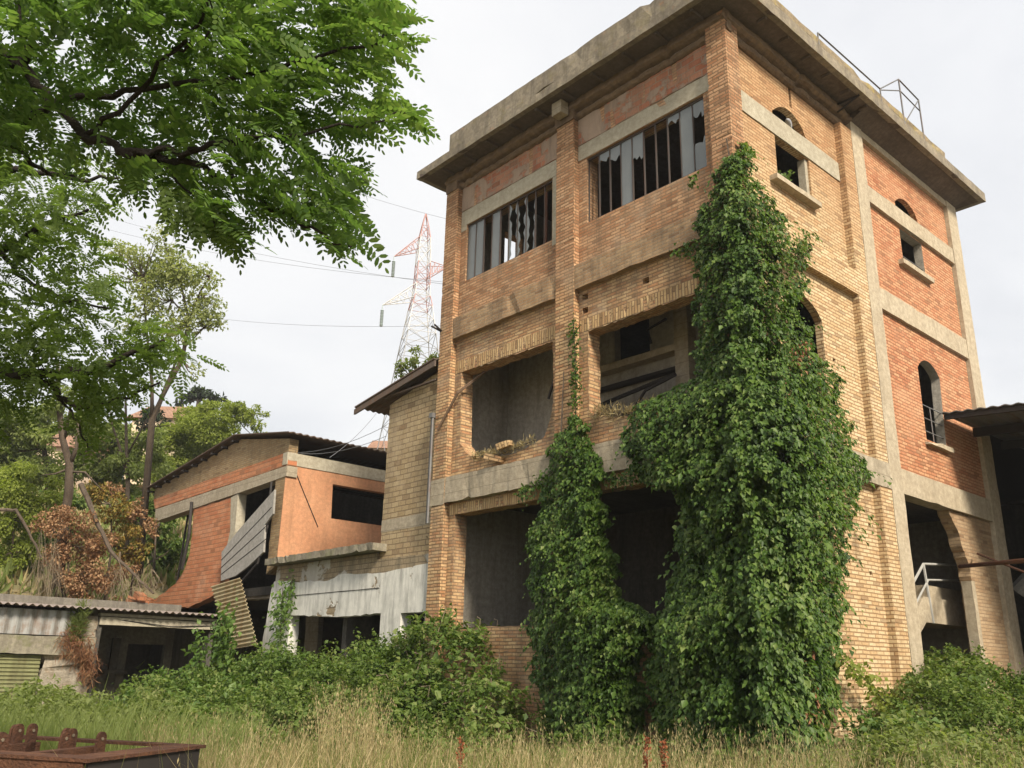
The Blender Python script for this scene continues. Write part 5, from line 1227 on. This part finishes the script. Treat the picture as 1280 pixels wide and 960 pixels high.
# second locust behind it, its boughs reaching in from the left
r2 = atd(-260, 700, 8.5)
l2 = thing('locust_tree', 'shaded locust tree behind the nearest boughs, reaching in low from the left edge', 'tree', (float(r2[0]), float(r2[1]), -.2))
b2_ = np.array([r2[0], r2[1], -.25]); t2 = atd(-200, 420, 8.2)
b = MB(); b.tube([b2_, t2, atd(-150, 250, 8.0)], [.2, .15, .1], 9); b.build('trunk', M_barkd, l2, smooth=True)
for pts, r0, r1 in (([(-200, 420, 8.2), (-60, 470, 7.6), (0, 467, 7.3), (60, 467, 7.1), (115, 464, 7.0), (156, 447, 6.9), (205, 425, 6.8)], .075, .012),
                    ([(40, 467, 7.15), (58, 478, 7.1), (75, 498, 7.1), (103, 510, 7.0), (150, 500, 6.9), (200, 478, 6.8)], .035, .008),
                    ([(-150, 250, 8.0), (-40, 330, 7.6), (0, 312, 7.4), (30, 298, 7.3), (62, 276, 7.2), (110, 262, 7.1)], .05, .012),
                    ([(-150, 250, 8.0), (-30, 220, 7.6), (40, 215, 7.4), (100, 225, 7.2), (150, 222, 7.1)], .04, .01),
                    ([(0, 312, 7.4), (30, 350, 7.3), (80, 375, 7.2), (135, 385, 7.1)], .025, .008), ([(75, 498, 7.1), (100, 530, 7.0), (110, 560, 7.0)], .012, .005)):
    b = MB(); limb_px(b, pts, r0, r1); b.build('limb', M_barkd, l2, smooth=True)
polys = [([(-80, 185), (90, 198), (160, 215), (158, 232), (120, 262), (105, 292), (60, 300), (-80, 300)], 700, 0),
         ([(-80, 300), (100, 290), (122, 330), (140, 358), (110, 378), (60, 400), (-80, 410)], 620, .0),
         ([(-80, 395), (70, 400), (130, 385), (185, 402), (232, 425), (205, 442), (255, 440), (215, 468), (150, 490), (118, 500), (60, 480), (-80, 520)], 1150, 0),
         ([(80, 480), (140, 490), (128, 530), (105, 556), (88, 520)], 110, 0), ([(-80, 500), (30, 490), (15, 540), (-80, 560)], 160, 0)]
Q_, P_ = [], []
for poly, n, _ in polys:
    pp = samp_poly(poly, n); q = CAM + rays(pp) * RNG.uniform(6.5, 7.9, (n, 1)); k = wave(q * 1.0, .75) + .28 * RNG.normal(0, 1, n) > -.02; Q_.append(q[k]); P_.append(pp[k])
q = np.concatenate(Q_); n = len(q)
D = RT[None] * RNG.uniform(.1, .9, (n, 1)) - np.array([0, 0, .12]) + rnd(n, .5)
pinnate('crown', q, D, np.array([0, 0, 1.]) + rnd(n, .45), RNG.uniform(.18, .30, n), 9, L_fg2, l2, .17, .46)

# ------------------------------------------------------------------ trees on the slope behind
def clump_leaves(cl, per, size, g, flat=1.0):
    """leaf positions in uneven clumps; cl rows = centre xyz, radius"""
    cl = np.array(cl, float); Qs, Ns = [], []
    for c in cl:
        n = int(per * 5.5 * (c[3] ** 2)); v = unit(g.normal(0, 1, (n, 3))); r = c[3] * g.uniform(.35, 1.05, (n, 1)) ** .6
        Qs.append(c[:3] + v * r * np.array([1, 1, flat])); Ns.append(v)
    return np.concatenate(Qs), np.concatenate(Ns)
def slope_tree(name, label, base, stems, cl, per, size, mat, seed, flat=.75, group='trees on the slope', cat='tree', bark=None, fine=3, sr=(.3, .6)):
    g = np.random.default_rng(seed); e = thing(name, label, cat, tuple(float(v) for v in base), group); tips = []
    for i, (pts, r0, r1) in enumerate(stems):
        pts = [np.array(p, float) for p in pts]; b = MB(); b.tube(pts, np.linspace(r0, r1, len(pts)), 6); b.build('trunk' if i == 0 else 'limb', bark or M_bark, e, smooth=True); tips += pts[1:]
    # sub-clumps make the crown uneven
    sub = []
    for c in cl:
        k = max(3, int(9 * c[3] / 1.2))
        for _ in range(k):
            v = unit(g.normal(0, 1, (1, 3)))[0]; sub.append(tuple(np.array(c[:3]) + v * c[3] * np.array([1, 1, flat]) * g.uniform(.45, .95)) + (c[3] * g.uniform(*sr),))
    q, N = clump_leaves(sub, per, size, g, flat); n = len(q)
    if tips:
        T = np.array(tips); b = MB()
        for s in sub[::fine]:
            p = np.array(s[:3]); a = T[np.argmin(((T - p) ** 2).sum(1))]; b.tube([a, (a + p) / 2 + np.array([0, 0, -.1]), p], [.035, .022, .008], 4, cap=False)
        b.build('branches', bark or M_bark, e)
    L = size * g.uniform(.55, 1.35, n); D = N * .4 + g.normal(0, .6, (n, 3)) + np.array([0, 0, -.3])
    leaves('crown', q, D, N * .5 + np.array([0, 0, .9]) + g.normal(0, .4, (n, 3)), L, L * .55, mat, e); return e
def C_(px, py, t, rpx): p = atd(px, py, t); return (float(p[0]), float(p[1]), float(p[2]), rpx * t / F)
def gbase(px, t):
    p = atd(px, 700, t); return np.array([p[0], p[1], float(ground_h(p[0], p[1])) - .2])
t = 34
slope_tree('locust_tree', 'tall thin pale locust tree with open sky through its crown', gbase(178, t), [([gbase(178, t), atd(190, 525, t), atd(210, 480, t), atd(228, 450, t), atd(236, 400, t), atd(225, 350, t)], .16, .04), ([atd(190, 525, t), atd(190, 480, t), atd(184, 420, t), atd(178, 350, t)], .09, .03), ([atd(236, 400, t), atd(215, 375, t), atd(190, 385, t)], .05, .02), ([atd(200, 500, t), atd(225, 440, t), atd(255, 410, t)], .06, .02), ([atd(236, 400, t), atd(250, 365, t), atd(262, 345, t)], .04, .015)],
           [C_(148, 312, t, 20), C_(172, 318, t, 18), C_(200, 302, t, 18), C_(222, 318, t, 22), C_(250, 345, t, 24), C_(268, 375, t, 18), C_(272, 400, t, 14), C_(205, 345, t, 26), C_(178, 360, t, 22), C_(232, 380, t, 24), C_(245, 415, t, 16), C_(200, 400, t, 20), C_(165, 405, t, 18), C_(212, 440, t, 14), C_(240, 465, t, 13), C_(150, 345, t, 14), C_(190, 330, t, 24), C_(225, 350, t, 26), C_(255, 390, t, 22), C_(190, 375, t, 26), C_(215, 410, t, 24)], 62, .16, L_pale, 51, sr=(.45, .85), fine=1)
t = 46
slope_tree('rounded_tree', 'broad rounded fresh green tree rising just behind the annex roof', gbase(268, t), [([gbase(268, t), atd(268, 560, t), atd(272, 530, t), atd(290, 515, t)], .2, .05), ([atd(268, 560, t), atd(240, 530, t)], .1, .04)],
           [C_(240, 535, t, 34), C_(280, 528, t, 32), C_(315, 522, t, 18), C_(260, 515, t, 18), C_(300, 512, t, 18), C_(222, 555, t, 30), C_(270, 565, t, 36), C_(210, 590, t, 32), C_(318, 545, t, 16), C_(245, 590, t, 30), C_(332, 520, t, 7)], 260, .15, L_lime, 52)
t = 80
slope_tree('stone_pine', 'dark flat topped stone pine far behind the rounded tree', gbase(245, t), [([gbase(245, t), atd(246, 520, t), atd(248, 500, t)], .3, .15)],
           [C_(232, 497, t, 9), C_(250, 491, t, 11), C_(268, 497, t, 8), C_(222, 503, t, 6), C_(280, 501, t, 5)], 60, .5, L_pine, 53, .35)
t = 60
slope_tree('dark_tree', 'small dark green tree peeping between the locust stems', gbase(192, t), [([gbase(192, t), atd(192, 545, t), atd(192, 520, t)], .2, .05)], [C_(192, 522, t, 16), C_(184, 530, t, 12), C_(202, 532, t, 12)], 110, .3, L_pine, 54)
t = 40
slope_tree('bushy_tree', 'large soft green tree filling the slope under the left locust boughs', gbase(60, t), [([gbase(60, t), atd(60, 600, t), atd(55, 560, t), atd(50, 535, t)], .2, .06), ([atd(60, 600, t), atd(110, 560, t), atd(130, 540, t)], .1, .03)],
           [C_(10, 530, t, 40), C_(60, 535, t, 34), C_(20, 580, t, 44), C_(98, 545, t, 28), C_(135, 560, t, 30), C_(115, 595, t, 30), C_(150, 590, t, 28), C_(178, 570, t, 26), C_(198, 548, t, 22), C_(150, 545, t, 24), C_(120, 528, t, 20), C_(85, 580, t, 26), C_(195, 590, t, 24), C_(-20, 560, t, 40), C_(165, 610, t, 24)], 230, .16, L_mid, 55)
t = 31
slope_tree('lime_green_bush', 'bright lime green bushes tumbling down the slope at the left edge', gbase(15, t), [([gbase(15, t), atd(15, 690, t), atd(18, 650, t)], .08, .03)],
           [C_(-5, 620, t, 36), C_(30, 600, t, 24), C_(15, 660, t, 34), C_(45, 640, t, 24), C_(0, 705, t, 30), C_(60, 610, t, 20), C_(30, 690, t, 22)], 420, .13, L_lime, 56, .9, cat='bush')
t = 32
slope_tree('dark_bush', 'dark shadowy bush beside the open left side of the annex', gbase(195, 36), [([gbase(195, 36), atd(193, 700, 36), atd(195, 660, 36)], .08, .03)],
           [C_(190, 640, 37, 26), C_(205, 690, 37, 30), C_(178, 690, 37, 24), C_(165, 640, 37, 26), C_(215, 640, 37, 22)], 230, .2, L_bram, 57, .9, cat='bush')
slope_tree('dark_bush', 'deep green bush in the hollow between lime bushes and dried shrubs', gbase(60, 33), [([gbase(60, 33), atd(60, 700, 33), atd(60, 670, 33)], .08, .03)],
           [C_(62, 660, 33, 26), C_(75, 625, 34, 22), C_(50, 700, 33, 24), C_(95, 620, 34, 18)], 260, .17, L_bram, 58, .9, cat='bush')
t = 29.5
slope_tree('bare_tree', 'leaning grey trunk with broken side branches above the dried shrubs', gbase(82, t), [([gbase(80, t), atd(79, 660, t), atd(86, 615, t), atd(87, 580, t), atd(78, 548, t), atd(73, 500, t), atd(72, 450, t)], .2, .07), ([atd(88, 590, t), atd(106, 590, t), atd(127, 612, t)], .05, .02), ([atd(87, 585, t), atd(70, 592, t), atd(52, 594, t)], .04, .015), ([atd(87, 580, t), atd(96, 560, t), atd(98, 525, t)], .09, .05), ([atd(80, 552, t), atd(90, 500, t), atd(100, 470, t)], .05, .02)],
           [C_(72, 500, t, 22), C_(95, 520, t, 18), C_(60, 540, t, 22)], 200, .18, L_mid, 59)
t = 37
slope_tree('bare_tree', 'slender bare stemmed tree with dead twigs between the locust and the annex', gbase(160, t), [([gbase(160, t), atd(160, 600, t), atd(158, 560, t), atd(157, 500, t)], .13, .05), ([atd(160, 600, t), atd(150, 560, t), atd(140, 530, t), atd(136, 505, t)], .07, .02), ([atd(158, 570, t), atd(178, 535, t), atd(192, 508, t)], .05, .02), ([atd(180, 534, t), atd(212, 532, t)], .03, .012)],
           [C_(150, 580, t, 16), C_(172, 590, t, 16)], 200, .18, L_mid, 60)
t = 28.5
slope_tree('dried_shrub', 'large russet dried shrub sprawling above the shed roof', gbase(85, t), [([gbase(85, t), atd(86, 720, t), atd(84, 680, t)], .05, .02)],
           [C_(75, 665, t, 24), C_(100, 650, t, 22), C_(95, 690, t, 26), C_(120, 700, t, 22), C_(85, 720, t, 24), C_(130, 720, t, 22), C_(62, 640, t, 16), C_(110, 735, t, 24), C_(70, 700, t, 20), C_(140, 735, t, 20), C_(160, 720, t, 18), C_(120, 670, t, 20), C_(55, 655, t, 16)], 420, .105, L_brown, 61, .9, 'dried shrubs', 'shrub')
slope_tree('dried_shrub', 'golden yellow withering shrub just left of the annex', gbase(140, 30), [([gbase(140, 30), atd(140, 680, 30), atd(138, 630, 30)], .05, .02)],
           [C_(130, 620, 30, 18), C_(150, 640, 30, 20), C_(165, 670, 30, 20), C_(140, 665, 30, 20), C_(180, 690, 30, 16), C_(115, 615, 30, 14), C_(160, 700, 30, 16)], 460, .11, L_gold, 62, .9, 'dried shrubs', 'shrub')
slope_tree('dried_shrub', 'reddish brown dried shrub close under the annex gable', gbase(170, 31), [([gbase(170, 31), atd(172, 680, 31), atd(170, 650, 31)], .05, .02)],
           [C_(155, 640, 30.5, 16), C_(178, 652, 30.5, 16), C_(140, 610, 31, 12), C_(168, 632, 31, 12), C_(190, 665, 30.5, 8)], 460, .11, L_brown, 63, .9, 'dried shrubs', 'shrub')
# fallen stems and hanging dead vines
for i, (pts, r0, r1, lab) in enumerate((([(101, 605, 29), (118, 645, 28.5), (138, 690, 28), (165, 715, 27.8), (192, 742, 27.5)], .09, .03, 'long fallen stem sloping down through the dried shrubs towards the annex'),
                                        ([(0, 637, 27), (20, 637, 27), (36, 665, 27), (52, 697, 27)], .06, .03, 'bent grey stem arching in from the left edge above the shed'),
                                        ([(150, 690, 28), (150, 720, 28), (154, 745, 28)], .03, .015, 'short upright dead stick among the dried shrubs'))):
    b = MB(); o_ = limb_px(b, pts, r0, r1, 6); tag(b.build('fallen_branch', M_bark if i < 2 else M_dry, origin=o_[0]), lab, 'branch')
def twig_heap(label, cl, n, seed, hang=True):
    g = np.random.default_rng(seed); Vs = []; 
    for (px, py, t, rpx, hpx) in cl:
        for k in range(n):
            a = atd(px + g.normal(0, rpx * .35), py - g.uniform(.2, 1) * hpx, t + g.normal(0, .4)); c = atd(px + g.normal(0, rpx), py + g.uniform(0, .3) * hpx, t + g.normal(0, .4)); m = (a + c) / 2 + g.normal(0, .12, 3); s = g.normal(0, 1, 3); s = s / np.linalg.norm(s) * .006
            Vs += [a - s, a + s, m + s, m - s, m - s, m + s, c + s * .6, c - s * .6]
    V = np.array(Vs); tag(np_mesh('dead_vines', V, np.arange(len(V)).reshape(-1, 4), M_dry), label, 'dead vines', None, 'stuff')
twig_heap('tangle of dry grey vines hanging behind the shed roof', [(52, 745, 27.5, 14, 85), (66, 740, 27.5, 10, 80), (150, 745, 27.6, 16, 50), (172, 742, 27.5, 14, 34), (190, 735, 27.8, 10, 24)], 45, 71)
# slope cover: dry grass and low scrub
g = np.random.default_rng(81); n = 26000
q = np.stack([g.uniform(-62, -22.8, n), g.uniform(-16, 34, n), np.zeros(n)], 1); q = q[~((q[:, 0] > -27.3) & (q[:, 1] > -.3) & (q[:, 1] < 9.3)) & ~((q[:, 0] > -23.4) & (q[:, 1] < 0))]; n = len(q); q[:, 2] = ground_h(q[:, 0], q[:, 1]) - .05
L = g.uniform(.35, .95, n); k = g.random(n) < .45
for m_, nm, lb_, mt in ((k, 'slope_grass', 'dry grass covering the slope behind the buildings', L_straw), (~k, 'slope_scrub', 'green scrub covering the slope behind the buildings', L_mid)):
    nn = int(m_.sum()); tag(leaves(nm, q[m_], np.array([0, 0, 1.]) + g.normal(0, .45, (nn, 3)), g.normal(0, 1, (nn, 3)) + np.array([.4, 0, .2]), L[m_], L[m_] * .22, mt), lb_, 'grass', None, 'stuff')
# far wood closing the slope, and the tree tops beyond the low block and hangar
def far(px, t, top, r): return C_(px, top, t, r)
t = 75
slope_tree('distant_trees', 'distant wood along the hilltop behind the houses', gbase(60, t), [], [far(-60, t, 530, 30), far(-10, t, 545, 26), far(30, t, 560, 26), far(75, t, 552, 24), far(110, t, 556, 24), far(150, t, 545, 22), far(190, t, 560, 24), far(225, t, 570, 22), far(260, t, 560, 24), far(300, t, 565, 20), far(340, t, 570, 16)], 34, .5, L_mid, 83, .9)['kind'] = 'stuff'
t = 27
slope_tree('young_tree', 'small feathery tree top showing above the sheet roof of the low block', (float(atd(520, 700, t)[0]), float(atd(520, 700, t)[1]), -.2), [([atd(522, 835, t), atd(521, 600, t), atd(520, 480, t), atd(518, 450, t)], .1, .02), ([atd(520, 480, t), atd(500, 455, t)], .03, .01), ([atd(520, 480, t), atd(538, 445, t)], .03, .01)],
           [C_(505, 452, t, 12), C_(522, 445, t, 13), C_(540, 445, t, 12), C_(515, 465, t, 12), C_(535, 462, t, 12), C_(500, 470, t, 8), C_(550, 452, t, 9)], 330, .13, L_mid, 84, group=None)

# ------------------------------------------------------------------ thin pale air
mh = bpy.data.materials.new('pale_air'); mh.use_nodes = True
nt = NT(mh.node_tree); nt.n.clear(); out = nt.new('ShaderNodeOutputMaterial'); pv = nt.new('ShaderNodeVolumePrincipled')
pv.inputs['Color'].default_value = (.94, .95, .97, 1); pv.inputs['Density'].default_value = .0006; pv.inputs['Anisotropy'].default_value = .3; nt.link(pv.outputs[0], out.inputs['Volume'])
b = MB(); b.box(-170, 60, -60, 170, -1.4, 48); tag(b.build('haze', mh), 'thin pale haze in the air', 'haze', None, 'stuff')
